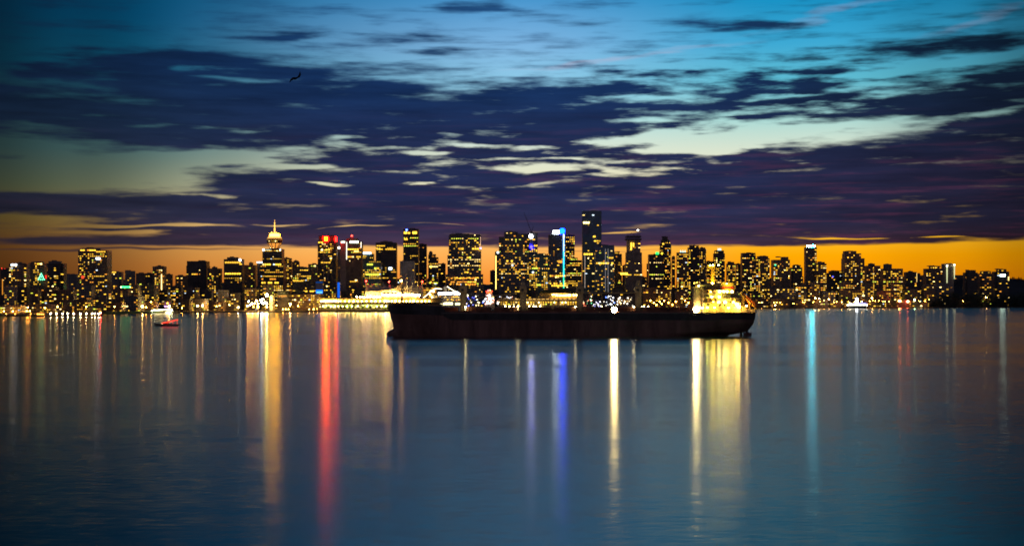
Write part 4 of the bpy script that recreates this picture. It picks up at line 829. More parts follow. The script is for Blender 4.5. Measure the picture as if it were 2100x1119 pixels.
# ================================================================== convention hall with the five white sails
M_SAIL = bpy.data.materials.new('sail_fabric'); M_SAIL.use_nodes = True; q = NT(M_SAIL.node_tree); q.n.clear()
o_ = q.n.new('ShaderNodeOutputMaterial'); a_ = q.n.new('ShaderNodeBsdfDiffuse'); t_ = q.n.new('ShaderNodeBsdfTranslucent'); m_ = q.n.new('ShaderNodeMixShader')
a_.inputs[0].default_value = (.82, .76, .62, 1); t_.inputs[0].default_value = (.78, .68, .46, 1); m_.inputs[0].default_value = .5
q.l.new(a_.outputs[0], m_.inputs[1]); q.l.new(t_.outputs[0], m_.inputs[2]); q.l.new(m_.outputs[0], o_.inputs[0])
def sail_hall():
    D = 2690; k = D / F; xc = X(770, D); x_ = lambda px: X(px, D) - xc; z = lambda py: Z(py, D)
    r = empty('convention_hall', (xc, D, 0), 'brightly lit waterfront hall under five white peaked sail roofs', 'convention hall')
    b = MB(); b.box(x_(653), x_(905), 0, 130, -2, z(635.5)); b.box(x_(652.6), x_(905), -1.5, 0, z(638), z(636.6)); b.build('quay_wall', M_CONC, r)
    b = MB(); b.box(x_(657), x_(902), 16, 128, z(635.5), z(621)); b.build('lower_storey', WALL['tan'], r)
    b = MB(); b.box(x_(655), x_(905), 2, 129, z(621), z(619.6)); b.build('promenade_slab', M_CONC, r)
    b = MB(); b.box(x_(656), x_(903), 12, 128, z(619.6), z(612)); b.build('upper_storey', mat('cream_render', (.34, .25, .14), .7), r)
    b = MB(); b.box(x_(655), x_(905), 5, 130, z(612), z(610.6)); b.prism([(x_(655), 5), (x_(735), 5), (x_(735), 8), (x_(655), 8)], z(610.6), z(609.8)); b.build('roof_slab', M_CONC, r)
    b = MB(); b.box(x_(748), x_(780), 20, 60, z(610.6), z(596.5)); b.build('entrance_block', mat('cream_panels', (.75, .66, .5), .7), r)
    b = MB(); b.box(x_(782), x_(858), 30, 120, z(610.6), z(607.5)); b.build('sail_base', M_CONC, r)
    rg = random.Random(12)
    px = 657.0; i = 0
    while px < 886:                                     # the lamp line under the promenade roof
        l = MB(); l.box(x_(px) - 1.3 * k, x_(px) + 1.3 * k, 8.4, 9.2, z(618.4), z(615.8 + rg.uniform(0, .6))); l.build('lamp', glow((1, .62, .12), 560 if 784 < px < 792 else (170 if i % 5 == 2 else 62), True), r)
        px += 4.4 if px < 694 else (rg.uniform(8.5, 10.5) if px < 780 else rg.uniform(6.5, 8.6)); i += 1
    for px in [730, 737, 742, 746, 752, 758, 765, 771, 777] + list(range(782, 860, 4)):
        l = MB(); l.ball((x_(px), 14 if px < 782 else 24, z((609 if px < 782 else 604.5) + rg.uniform(-1, 1))), (1.5 if px < 782 else 1.9) * k, 6); l.build('terrace_lamp', glow((1, .60, .16), 140, True), r)
    px = 660.0
    while px < 800:                                     # lit lower storey between the trees
        for py in (625.5, 629.5):
            if rg.random() < .8:
                g = MB(); g.box(x_(px) - 1.5 * k, x_(px) + 1.5 * k, 15.4, 16, z(py + 1.4), z(py - 1.2)); g.build('window', glow(rg.choice(((.95, .85, .12), (.7, .9, .1), (1, .8, .25), (.5, .7, .06))), rg.choice((1.2, 2.5, 4.5))), r)
        px += rg.uniform(3.5, 5)
    px = 662.0
    while px < 800:
        l = MB(); l.ball((x_(px), 6, z(627.8 + rg.uniform(-.6, .6))), 1.3 * k, 6); l.build('promenade_lamp', glow((1, .86, .25), 26, True), r); px += rg.uniform(7, 12)
    # sails
    for i in range(5):
        pl, pr = 747 + 10 * i, 821 + 9.3 * i; cyy = 34 + i * 20; v, nu, nv = [], 28, 8
        for a in range(nu + 1):
            u = a / nu; px = pl - 2 + (pr - pl + 4) * u; t = abs(2 * u - 1)
            ridge_ = z(604) + (z(577.5) - z(604)) * (.36 + .64 * t ** 2.3) if .03 < u < .97 else z(601)
            for c in range(nv + 1):
                w_ = -1 + 2 * c / nv; drop = abs(w_) ** .8 * (.30 + .70 * t ** 1.4)
                v.append((x_(px), cyy + w_ * 11, ridge_ + (z(605) - ridge_) * min(1, drop)))
        s = MB(); s.add(v, [(a * (nv + 1) + c, (a + 1) * (nv + 1) + c, (a + 1) * (nv + 1) + c + 1, a * (nv + 1) + c + 1) for a in range(nu) for c in range(nv)])
        sl = s.build('sail_roof', M_SAIL, r, smooth=True)
        for px in (pl, pr):
            m = MB(); m.tube((x_(px), cyy, z(611)), (x_(px), cyy, z(576.2)), .62, .4, 6); m.build('sail_mast', M_HULLW, r)
            m = MB(); m.tube((x_(px - 2.2 if px == pl else px + 2.4), cyy - 4, z(606)), (x_(px), cyy, z(577)), .22, n=4); m.build('stay', M_HULLW, r)
    for px, i in ((747, 0), (787, 4), (858.2, 4)):
        m = MB(); m.ball((x_(px), 34 + i * 20, z(575.6)), 1.5 * k, 8); m.build('beacon', glow(RED, 40), r)
sail_hall()
M_GREENLEAF = mat('fresh_leaves', (.10, .16, .03), .7, 0, .45, .5)
def waterfront_tree(proto=[]):
    rg = random.Random(31); D = 2690; k = D / F
    lab = 'small round tree lit from behind on the promenade of the sail roofed hall'
    for i in range(16):
        px = 663 + i * 8.9 + rg.uniform(-1.5, 1.5); s = rg.uniform(.7, 1.1)
        if len(proto) < 4:
            r = empty('promenade_tree', (0, 0, 0), lab, 'tree', 'trees in front of the sail roofed hall')
            t = MB(); t.tube((0, 0, 0), (0, 0, 4.5), .35, .22, 6); t.tube((0, 0, 3), (1.6, .3, 6), .18, .08, 5); t.tube((0, 0, 3.2), (-1.4, -.4, 6.2), .18, .08, 5); t.build('trunk', M_BARK, r)
            c = MB()
            for j in range(5): leafcloud(c, (rg.uniform(-1.6, 1.6), rg.uniform(-1.4, 1.4), 5.5 + rg.uniform(-1, 1.4)), 2.2, 2.0, 1.8, 60, .55, rg)
            c.build('crown', M_GREENLEAF, r); proto.append(r)
        else: r = copy_tree(proto[i % 4])
        r.location = (X(px, D), D + 3.5, Z(635.5, D)); r.scale = (s, s, s * rg.uniform(.85, 1.1)); r.rotation_euler = (0, 0, rg.uniform(0, 6))
waterfront_tree()

# ================================================================== behind the freighter
def cruise():
    D = 2905; k = D / F; xc = X(905, D); x_ = lambda px: X(px, D) - xc; z = lambda py: Z(py, D)
    r = empty('passenger_ship', (xc, D, 0), 'white passenger ship hung with strings of lights, moored behind the freighter bow', 'ship')
    h = MB(); pl = [(x_(862), 14), (x_(872), 4), (x_(884), 0), (x_(946), 0), (x_(953), 6), (x_(953), 22), (x_(946), 28), (x_(884), 28), (x_(872), 24)]
    h.prism(pl, -1, z(617), 1.03, 0, 0, 14); h.build('hull', M_HULLW, r)
    rg = random.Random(6)
    for a, c, y0, y1, nm in ((884, 949, 617, 611.5, 'lower_deck'), (889, 947, 611.5, 605, 'middle_deck'), (898, 944, 605, 598.5, 'upper_deck')):
        d = MB(); d.box(x_(a), x_(c), 3, 25, z(y0), z(y1)); d.box(x_(a - 1), x_(c + 1), 1.6, 26, z(y1) - .3, z(y1) + .3); dk = d.build(nm, M_HULLW, r)
        px = a + 2.5
        while px < c - 2:
            if rg.random() < .62 and nm != 'upper_deck': window(dk, x_(px), 2.8, z((y0 + y1) / 2 + rg.uniform(-.5, .8)), rg.uniform(1.2, 2.4) * k, 1.7 * k, 0, rg.choice((0, 1, 1, 2, 3)))
            px += rg.uniform(3, 4.6)
    for px in range(901, 944, 5):
        l = MB(); l.box(x_(px) - 1.9 * k, x_(px) + 1.9 * k, 2.2, 2.9, z(603.6), z(599.6)); l.build('deck_lamp', glow((.95, .97, 1), 16, True), r)
    f = MB(); f.prism([(x_(909), 10), (x_(916), 10), (x_(916), 18), (x_(909), 18)], z(598.5), z(587), .75, 0, x_(912.5), 14); f.build('funnel', M_HULLW, r)
    m = MB(); m.tube((x_(893), 14, z(611)), (x_(893), 14, z(590)), .5, .3, 6); m.build('mast', M_STEEL, r)
    for pts_ in ([(859, 617), (876, 604), (885, 595.5), (893, 591.2)], [(893, 591.2), (906, 592.3)], [(917.5, 587.6), (929, 595), (946, 603.5)]):
        s = MB()
        for (a, b_), (c, d_) in zip(pts_, pts_[1:]):
            s.tube((x_(a), 6, z(b_)), (x_(c), 6, z(d_)), .62 * k, n=5)
            for j in range(5): s.ball((x_(a + (c - a) * j / 5), 6, z(b_ + (d_ - b_) * j / 5)), 1.0 * k, 6)
        s.build('string_light', glow((1, .82, .5), 5), r)
    for px, py in ((884, 597), (889, 597.5), (882, 604), (886, 609)):
        l = MB(); l.ball((x_(px), 2, z(py)), 1.8 * k, 6); l.build('lamp', glow(WARM, 20, True), r)
cruise()
def terminal():
    D = 3010; k = D / F; xc = X(877, D); z = lambda py: Z(py, D) - 3; rg = random.Random(9)
    r = empty('terminal_building', (xc, D, 3), 'terminal with amber lit storeys behind the passenger ship bow', 'building')
    b = MB(); b.box(-20 * k, 18 * k, 0, 50, 0, z(589)); b.build('wall', WALL['tan'], r)
    for y in (591, 594.6, 599, 604, 609, 614):
        for i in range(7):
            if rg.random() < .85: window(r, (-17 + i * 5.4) * k, -.4, z(y), 4.6 * k, 1.9 * k, 0, rg.choice((0, 3, 3, 6)))
    D2 = 2870; k2 = D2 / F; xc2 = X(917, D2); q = empty('quay_shed', (xc2, D2, 0), 'long white lit quay shed between the freighter and the passenger ship', 'shed')
    b = MB(); b.box(-34 * k2, 34 * k2, 0, 8, 0, Z(618.5, D2)); b.box(-35 * k2, 35 * k2, -1.2, 9, Z(618.5, D2), Z(617.4, D2)); b.build('wall', M_HULLW, q)
    for i in range(13):
        px = 886 + i * 5; 
        if px in (931,): continue
        l = MB(); l.box(X(px, D2) - xc2 - 2.1 * k2, X(px, D2) - xc2 + 2.1 * k2, -.6, 0, Z(624.5, D2), Z(620 if 891 < px < 930 else 621.4, D2)); l.build('window', glow((1, .86, .4), 4.5), q)
terminal()
def pavilion():
    D = 3080; k = D / F; xc = X(1003, D); z = lambda py: Z(py, D) - 3; rg = random.Random(2)
    r = empty('festival_pavilion', (xc, D, 3), 'festival pavilion blazing with white lights under a red crown', 'pavilion')
    b = MB(); b.box(-10 * k, 11 * k, 0, 24, 0, z(611)); b.box(-7.5 * k, 7.5 * k, 2, 20, z(611), z(603)); b.prism([(-6.5 * k, 3), (6.5 * k, 3), (6.5 * k, 18), (-6.5 * k, 18)], z(603), z(592), .3, 0, 0, 10); b.build('wall', mat('pavilion_cloth', (.5, .4, .36), .8), r)
    for i in range(46):
        px = rg.gauss(0, 4.2); py = rg.uniform(604, 624); 
        if abs(px) > 9: continue
        c = rg.choice(((1, .96, .95), (1, .9, .85), (.8, .88, 1), (1, .75, .5), (1, .45, .35)))
        l = MB(); l.ball((px * k, -.9, z(py)), rg.uniform(.7, 1.3) * k, 6); l.build('lamp', glow(c, 6), r)
    for px, py, c in ((-2, 595.5, (1, .25, .25)), (2.2, 595, (1, .6, .2)), (-4, 599.5, (1, .1, .03)), (0, 600.5, (1, .22, .03)), (4, 599.5, (1, .2, .05)), (-5.5, 597.5, (1, .05, .03)), (5.6, 597, (1, .1, .03)), (-12.5, 619.5, (.2, .25, 1)), (-11, 617, (.6, .7, 1)), (9.5, 615, (1, .3, .2)), (8.5, 609, (1, .6, .1))):
        l = MB(); l.ball((px * k, 1 if py < 602 else -.8, z(py)), 1.5 * k, 6); l.build('lamp', glow(c, 4), r)
pavilion()
def west_hall():
    D = 3140; k = D / F; xc = X(1110, D); x_ = lambda px: X(px, D) - xc; z = lambda py: Z(py, D) - 3; rg = random.Random(14)
    r = empty('exhibition_hall', (xc, D, 3), 'wide exhibition hall with a dark sloping roof and orange lit walls', 'exhibition hall')
    b = MB(); b.box(x_(1024), x_(1191), 6, 120, 0, z(616)); b.build('lower_storey', WALL['tan'], r)
    b = MB(); b.box(x_(1022), x_(1192), 0, 122, z(616), z(612)); b.build('terrace_slab', mat('orange_lit_fascia', (.6, .42, .24), .7), r)  # orange of the lamplight put into the fascia colour
    b = MB(); b.box(x_(1108), x_(1188), 8, 110, z(612), z(600.6)); b.build('upper_storey', mat('orange_lit_wall', (.6, .36, .14), .7), r)  # orange lamplight painted into the wall's base colour
    b = MB(); v = [(x_(1104), 2, z(600.6)), (x_(1192), 2, z(600.6)), (x_(1192), 118, z(598)), (x_(1104), 118, z(598)), (x_(1112), 2, z(594.6)), (x_(1160), 2, z(592.4)), (x_(1190), 2, z(597.4)), (x_(1190), 118, z(595)), (x_(1160), 118, z(590)), (x_(1112), 118, z(593))]
    b.add(v, [(0, 1, 6, 5, 4), (4, 5, 8, 9), (5, 6, 7, 8), (0, 4, 9, 3), (1, 2, 7, 6), (2, 3, 9, 8, 7)]); b.build('roof', mat('planted_roof', (.06, .06, .04), .95), r)
    for a, c in ((1132, 1138), (1139, 1146), (1147, 1154), (1155, 1163), (1164, 1171), (1175, 1178), (1181, 1185)):
        l = MB(); l.box(x_(a), x_(c), 4.4, 5.2, z(606.6), z(603.2)); l.build('lamp', glow((1, .78, .22), 14, True), r)
    for i in range(32):
        px = 1028 + i * 5.1
        for py in (619.5, 623.5):
            if rg.random() < .6: window(r, x_(px), 5.6, z(py), rg.uniform(1.6, 3.4) * k, 1.9 * k, 0, rg.choice((0, 1, 1, 2, 4, 6)))
    for px in (1075, 1082, 1105, 1137, 1153, 1160): l = MB(); l.ball((x_(px), -.8, z(620)), 1.7 * k, 8); l.build('terrace_lamp', glow(WARM, 8), r)
    for px in range(1060, 1190, 9): l = MB(); l.box(x_(px) - 2.8 * k, x_(px) + 2.8 * k, -.5, 0, z(613.6), z(612.6)); l.build('fascia_light', glow((1, .6, .15), 1.5), r)
west_hall()
def fair():
    D = 3240; k = D / F; rg = random.Random(21)
    spec = [(1193, 1214, 603, 'brown', 'red lit building with strings of coloured lamps behind the freighter crane'), (1215, 1233, 606, 'dark', 'building with a blazing white and violet ground floor behind the freighter'), (1236, 1262, 604, 'dark', 'dark building dotted with tiny white and blue lights'), (1264, 1300, 607, 'brown', 'low building dotted with small warm lights beside the dotted blue one'),
            (954, 984, 601, 'grey', 'grey quay building with small warm lamps and a blue light'), (1018, 1060, 606, 'brown', 'low brown building with clustered white lamps beside the exhibition hall')]
    for j, (a, c, y, wl, lab) in enumerate(spec):
        xc = X((a + c) / 2, D); r = empty('quay_building', (xc, D, 3), lab, 'building', 'lit buildings behind the freighter'); z = lambda py: Z(py, D) - 3
        b = MB(); b.box(X(a, D) - xc, X(c, D) - xc, 0, 30, 0, z(y)); b.box(X(a, D) - xc - .6, X(c, D) - xc + .6, -.6, 30.6, z(y) - .8, z(y) + .8); b.build('wall', WALL[wl], r)
        cols = [((1, .25, .12), (1, .5, .3), (1, .8, .5), (.2, .9, .4)), ((1, 1, 1), (1, .95, .8), (.75, .7, 1), (.4, .35, 1)), ((.9, .95, 1), (.1, .2, 1), (1, .9, .7)), ((1, .8, .45), (1, .6, .2), (1, .9, .7)), ((1, .7, .3), (.12, .16, 1), (1, .85, .5)), ((1, .95, .9), (1, .7, .4), (.8, .85, 1), (1, .5, .3))][j]
        for i in range(int((c - a) * .8)):
            px, py = rg.uniform(a + 1, c - 1), (rg.uniform(y + 2, 627) if j != 1 else rg.uniform(617, 628))
            l = MB(); l.ball((X(px, D) - xc, -.7, z(py)), rg.uniform(.6, 1.3) * k, 6); l.build('lamp', glow(rg.choice(cols), rg.choice((2, 5, 9))), r)
fair()

# ================================================================== small craft
def small_boat(name, px, py, D, L, label, lit):
    """displacement boat: hull, cabin, mast, rail; bow to -x"""
    r = empty(name, (X(px, D), D, 0), label, 'boat'); B = L * .15
    h = MB(); st = [(-.5, .02, 1.5), (-.42, .45, 1.3), (-.28, .8, 1.1), (0, 1, .95), (.3, .98, .9), (.5, .85, .95)]
    v = []
    for u, w_, zt in st: v += [(u * L, -B * w_, zt * L * .085), (u * L * .97, -B * w_ * .72, -.4), (u * L * .97, B * w_ * .72, -.4), (u * L, B * w_, zt * L * .085)]
    h.add(v, [(i * 4 + j, i * 4 + (j + 1) % 4, i * 4 + 4 + (j + 1) % 4, i * 4 + 4 + j) for i in range(5) for j in range(4)] + [(3, 2, 1, 0), (20, 21, 22, 23)])
    return r, h, B
def motorboat():
    D = 1090; r, h, B = small_boat('motorboat', 342, 668, D, 19.0, 'dark motorboat with a solid red light streak crossing the open water', 0)
    h.build('hull', mat('tan_hull_paint', (.22, .19, .12), .4), r)
    c = MB(); c.prism([(-2.6, -1.3), (2.2, -1.3), (2.2, 1.3), (-2.6, 1.3)], 1.05, 2.7, .8, 0, 0, 0); c.prism([(-1.9, -1.05), (1.8, -1.05), (1.8, 1.05), (-1.9, 1.05)], 2.7, 2.9); c.build('cabin', mat('cabin_paint', (.13, .13, .14), .4), r)
    for x_ in (-1.5, -.1, 1.2):
        g = MB(); g.box(x_ - .5, x_ + .5, -1.24, -1.1, 1.75, 2.3); g.build('window', mat('cabin_glass', (.03, .04, .05), .1), r)
    m = MB(); m.tube((.8, 0, 2.9), (.8, 0, 5.0), .06, n=5); m.tube((.2, 0, 4.2), (1.4, 0, 4.2), .04, n=4); m.build('mast', M_STEEL, r)
    l = MB(); l.tube((-3.2, -2.0, 2.2), (9.0, -2.0, 4.9), .26, n=8); [l.tube((a, -1.9, 1.2), (a, -1.9, 2.4 + (a + 3.2) * .22), .08, n=4) for a in (-3, 1, 5, 8.4)]; l.build('light_streak', glow((1, .03, .012), 3.5, True), r)  # blurred trail of a red light, built as a solid glowing bar
    rl = MB(); rl.tube((-5.5, -1.2, 1.9), (-2.4, -1.6, 1.8), .04, n=4)
    for x_ in (-5.4, -4.4, -3.4, -2.5): rl.tube((x_, -1.35, 1.1), (x_, -1.35, 1.85), .03, n=4)
    rl.build('rail', M_STEEL, r)
    q = MB(); q.ball((-3.2, -1.5, 1.5), .3, 6); q.build('lamp', glow((1, .55, .3), 60, True), r)
motorboat()
def ferry():
    D = 4250; k = D / F; r = empty('tour_boat', (X(1758, D), D, 0), 'white floodlit tour boat with blue trim and a bright mast', 'boat'); z = lambda py: Z(py, D); x_ = lambda px: X(px, D) - X(1758, D)
    h = MB(); h.prism([(x_(1742), 6), (x_(1749), 0), (x_(1777), 0), (x_(1777), 12), (x_(1749), 12)], -.5, z(626.4), 1.05, 0, 0, 6); h.build('hull', M_STEEL, r)
    s = MB(); s.prism([(x_(1744), 3), (x_(1776), 1.5), (x_(1776), 10.5), (x_(1744), 9)], z(626.4), z(622), .97, 0, 0, 6); s.build('cabin', glow((1, .97, .82), 3.2), r)  # cabin, roof and mast glow themselves in place of floodlighting
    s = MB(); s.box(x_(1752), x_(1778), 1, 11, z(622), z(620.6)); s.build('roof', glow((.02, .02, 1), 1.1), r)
    s = MB(); s.prism([(-2.2 * k, 4), (2.2 * k, 4), (2.2 * k, 8), (-2.2 * k, 8)], z(620.6), z(611), .8, 0, 0, 6); s.build('mast', glow((.92, .97, 1), 30, True), r)
    for px in (1739, 1744, 1778):
        l = MB(); l.ball((x_(px), 1, z(625.5 if px != 1744 else 622.4)), 1.4 * k, 6); l.build('lamp', glow((1, .9, .6), 30, True), r)
ferry()
def buoy():
    D = 3500; k = D / F; r = empty('channel_buoy', (X(1863, D), D, 0), 'dark channel buoy with a square topmark standing in the water', 'buoy')
    b = MB(); b.lathe([(2.6 * k, -.8), (2.8 * k, .4), (2.2 * k, 2.6 * k), (1.6 * k, 3 * k)], 12); b.build('float', M_STEEL, r)
    t = MB(); [t.tube((a * 1.3 * k, c * 1.3 * k, 3 * k), (a * .7 * k, c * .7 * k, 7 * k), .2, n=4) for a in (-1, 1) for c in (-1, 1)]; t.box(-2.2 * k, 2.2 * k, -.6, .6, 6.4 * k, 10 * k); t.build('topmark', M_STEEL, r)
buoy()
def gull():
    D = 170; r = empty('bird', (X(607, D), D, Z(161, D)), 'dark gull banking with raised wings against the cloud', 'bird')
    b = MB(); k = D / F * 1.0
    b.lathe([(.01, -.26), (.07, -.17), (.10, 0), (.075, .14), (.05, .22), (.01, .28)], 8)
    bd = b.build('body', mat('gull_grey', (.02, .02, .022), .8), r, smooth=True); bd.rotation_euler = (math.radians(70), math.radians(0), math.radians(40))
    for s, pts_ in ((1, [(0, 0, .02), (.22, .05, .10), (.36, .0, .36), (.37, .06, .66)]), (-1, [(0, 0, .02), (-.24, .04, .0), (-.46, .0, -.16), (-.60, .06, -.40)])):
        w_ = MB(); v = []
        for i, p in enumerate(pts_):
            c = (.11, .12, .09, .015)[i]; qx, qz = (c * 1.1, c * .1) if s > 0 else (-c * .45, c * .9); v += [(p[0] - qx, p[1] - c * .4, p[2] - qz), (p[0], p[1] - .02, p[2] + .02), (p[0] + qx, p[1] + c * .4, p[2] + qz), (p[0], p[1] + .03, p[2] - .02)]
        w_.add(v, [(i * 4 + j, i * 4 + (j + 1) % 4, i * 4 + 4 + (j + 1) % 4, i * 4 + 4 + j) for i in range(3) for j in range(4)] + [(3, 2, 1, 0), (12, 13, 14, 15)])
        w_.build('wing', mat('gull_wing', (.018, .018, .02), .8), r, smooth=True)
    r.rotation_euler = (0, 0, math.radians(12)); r.scale = (1.3, 1.3, 1.3)
gull()

# ================================================================== the freighter
def freighter():
    D = 748.0; k = D / F; CYL = D + 13.5                       # near side of the hull, centre line
    xc = X(1172, CYL); r = empty('cargo_ship', (xc, CYL, 0), 'long dark bulk carrier at anchor with four deck cranes and a lit bridge', 'cargo ship')
    x_ = lambda px, y=0.0: X(px, CYL + y) - xc                 # y: distance behind the centre line
    z = lambda py, y=0.0: Z(py, CYL + y)
    NEAR = -13.5
    ZD = z(641.8, NEAR)                                        # main deck
    RZ = z(629.2, NEAR)                                        # top of the hatches
    ZF = z(623.5, NEAR)                                        # top of the bow
    # ---- hull
    x0, x1 = x_(795.5), x_(1550, -10); L = x1 - x0
    def stem_x(zz): return x0 + ipol([(-2, 5.5), (0, 4.2), (3, 2.8), (6, 2.6), (8, 2.2), (12, 1.0), (17.6, 0)], zz)
    def stern_x(zz): return x1 - ipol([(-2, 14.5), (0, 13.6), (.5, 13.2), (1.1, 11), (1.7, 7), (2.2, 4.2), (3.2, 3), (5, 1.9), (7, 1), (10, .2), (18, 0)], zz)
    def deck_z(s): return ipol([(0, ZF), (17, ZF - .5), (29.5, ZF - 1.1), (32, ZD + .1), (172, ZD), (175, ZD + .4), (400, ZD + .4)], s)
    def half(s, sr, zz):
        lb = ipol([(-2, 34), (6, 26), (13, 17), (18, 14)], zz); a = max(0.0, min(1.0, s / lb)); fb = math.sin(a * PI / 2) ** .75
        ls = ipol([(-2, 46), (3, 34), (8, 22), (14, 16)], zz); c = max(0.0, min(1.0, sr / ls)); tr = ipol([(-2, .06), (3, .3), (7, .66), (14, .80)], zz)
        return 13.5 * max(.012, fb) * (tr + (1 - tr) * math.sin(c * PI / 2) ** .8)
    N = 90; ts = [(.5 - .5 * math.cos(PI * i / N)) * .6 + .4 * i / N for i in range(N + 1)]
    fr = [-2, 0, .05, .1, .145, .19, .27, .42, .55, .70, .82, .92, 1.0]
    v = []
    for t in ts:
        s_mid = t * L; dz_ = deck_z(s_mid)
        for sg in (-1, 1):
            for f in fr:
                zz = f if f < 0 else f * dz_
                a, e = stem_x(zz), stern_x(zz); xx = a + (e - a) * t
                v.append((xx, sg * half(xx - a, e - xx, zz), zz))
    m = len(fr); row = 2 * m
    h = MB(); fs = []; mi = []
    for i in range(N):
        for j in range(m - 1):
            a = i * row + j; fs.append((a, a + row, a + row + 1, a + 1)); mi.append(1 if fr[j + 1] <= .72 else 0)
            a = i * row + m + j; fs.append((a, a + 1, a + row + 1, a + row)); mi.append(1 if fr[j + 1] <= .72 else 0)
        a = i * row + m - 1; c = i * row + 2 * m - 1; fs.append((a, a + row, c + row, c)); mi.append(2)
    for j in range(m - 1): fs.append((N * row + j, N * row + m + j, N * row + m + j + 1, N * row + j + 1)); mi.append(0)
    h.v = v; h.f = fs; h.m = mi
    M_BLACK = mat('black_hull_paint', (.045, .042, .045), .5, 0, .5, .12, streak=True)
    M_RED = mat('red_antifouling', (.20, .105, .085), .75, 0, .45, .1, streak=True)
    M_DECK = mat('oxide_deck', (.2, .09, .06), .8, 0, .35, .3)
    h.build('hull', [M_BLACK, M_RED, M_DECK], r)
    bb = MB(); bb.lathe([(.02, -9), (1.3, -8.2), (2.3, -5.8), (2.8, -2), (2.8, 4)], 16); o = bb.build('bulbous_bow', M_RED, r, smooth=True); o.rotation_euler = (0, math.radians(90), 0); o.location = (x0 + 8.2, 0, 1.2)
    rd = MB(); rd.box(x_(1532, 0) - 2.0, x_(1532, 0) + 2.4, -.35, .35, -2, 1.9); rd.tube((x_(1532, 0), 0, 1.8), (x_(1532, 0), 0, 5.5), .7, n=8); rd.build('rudder', M_RED, r)
    ph = MB(); ph.tube((x_(1517, 0), 0, .6), (x_(1523, 0), 0, .6), .8, .4, 8)
    for i in range(4):
        a = PI / 4 + i * PI / 2; ph.prism([(x_(1520, 0) - .12, -.5), (x_(1520, 0) + .12, -.5), (x_(1520, 0) + .12, .5), (x_(1520, 0) - .12, .5)], .6, .7); ph.tube((x_(1520, 0), 0, .6), (x_(1520, 0), 2.6 * math.cos(a), .6 + 2.6 * math.sin(a)), .5, .25, 5)
    ph.build('propeller', mat('bronze', (.3, .2, .08), .35, .9), r)
    # rubbing strake and deck-edge rail
    st = MB()
    for y_ in (NEAR - .05, 13.3): st.box(x_(905, NEAR), x_(1440, NEAR), y_, y_ + .22, ZD - .15, ZD + .15)
    st.build('deck_edge', mat('worn_grey_steel', (.22, .2, .18), .6), r)
    rl = MB()
    for zz in (ZD + .7, ZD + 1.3): rl.tube((x_(1436, NEAR), NEAR + 2, zz), (x_(1545, NEAR), NEAR + 3.4, zz), .05, n=4)
    for i in range(24): rl.tube((x_(1436 + i * 4.7, NEAR), NEAR + 2, ZD), (x_(1436 + i * 4.7, NEAR), NEAR + 2, ZD + 1.3), .05, n=4)
    rl.build('stern_rail', M_HULLW, r)
    # ---- forecastle gear
    fg = MB()
    for i in range(16): fg.box(x_(828 + i * 2.1, 0), x_(828 + i * 2.1, 0) + .28, -6, 6, ZF - 1.6, ZF + 1.1 - abs(i - 6) * .12)
    fg.tube((x_(836, 0), -5, ZF), (x_(836, 0), 5, ZF), .9, n=12); fg.tube((x_(850, 0), -5, ZF), (x_(850, 0), 5, ZF), .9, n=12); fg.box(x_(860, 0), x_(880, 0), -9, 9, ZF - 2, ZF - .3)
    fg.build('windlass', M_STEEL, r)
    fm = MB(); fm.tube((x_(824.5), 0, ZF - 1.5), (x_(824.5), 0, z(577)), .55, .35, 8); fm.box(x_(818.5), x_(830.5), -.8, .8, z(597), z(595)); fm.box(x_(820), x_(829), -.5, .5, z(589.5), z(588.8)); 
    for px in (820.5, 828.5): fm.tube((x_(px), 0, z(596)), (x_(px), 0, z(578.5)), .12, n=4)
    fm.build('foremast', mat('mast_paint', (.35, .24, .1), .6), r)
    l = MB(); l.ball((x_(823), -.9, z(575.4)), 2.1 * k, 8); l.build('foremast_lamp', glow((1, .55, .12), 55, True), r)
    # ---- hatches
    M_HATCH = mat('rusty_hatch', (.24, .10, .065), .7, 0, .5, .25, streak=True)
    for a, c in ((893, 940), (958, 1008), (1014, 1064), (1082, 1130), (1136, 1180), (1198, 1248), (1254, 1300), (1318, 1364), (1370, 1412)):
        b = MB(); b.box(x_(a), x_(c), -9.4, 9.4, ZD - .1, RZ - .9); hc = b.build('hatch_coaming', M_HATCH, r)
        b = MB(); n_ = 4
        for i in range(n_): b.box(x_(a) + (x_(c) - x_(a)) * i / n_ + .08, x_(a) + (x_(c) - x_(a)) * (i + 1) / n_ - .08, -9.9, 9.9, RZ - .9, RZ)
        b.build('hatch_cover', M_HATCH, hc)
        b = MB()
        for i in range(7): xx = x_(a) + (x_(c) - x_(a)) * (i + .5) / 7; b.box(xx - .12, xx + .12, -9.9, -9.4, ZD, RZ - 1)
        b.build('coaming_rib', M_HATCH, hc)
    bw = MB(); bw.box(x_(905, NEAR), x_(1432, NEAR), NEAR + .25, NEAR + .4, ZD, ZD + 1.2); bw.build('bulwark', M_HATCH, r)
    # ---- deck cranes
    M_CRANE = mat('crane_buff', (.55, .40, .22), .55, 0, .25, .3)
    for i, (px, top) in enumerate(((950, 578), (1073, 578), (1189.5, 577), (1309, 575))):
        xx = x_(px); p = MB(); p.tube((xx, 0, ZD - .1), (xx, 0, z(600)), 1.75, 1.65, 14); p.lathe([(1.5, 0), (2.2, .4), (2.2, .9), (1.7, 1.2)], 14, (xx, 0, z(602)))
        cr = p.build('deck_crane', M_CRANE, r)
        c = MB(); c.box(xx - 1.9, xx + 1.9, -2.0, 2.0, z(600), z(587)); c.prism([(xx - 1.4, -1.5), (xx + 1.4, -1.5), (xx + 1.4, 1.5), (xx - 1.4, 1.5)], z(587), z(top), .5, 0, xx, 0); c.build('crane_house', M_CRANE, cr)
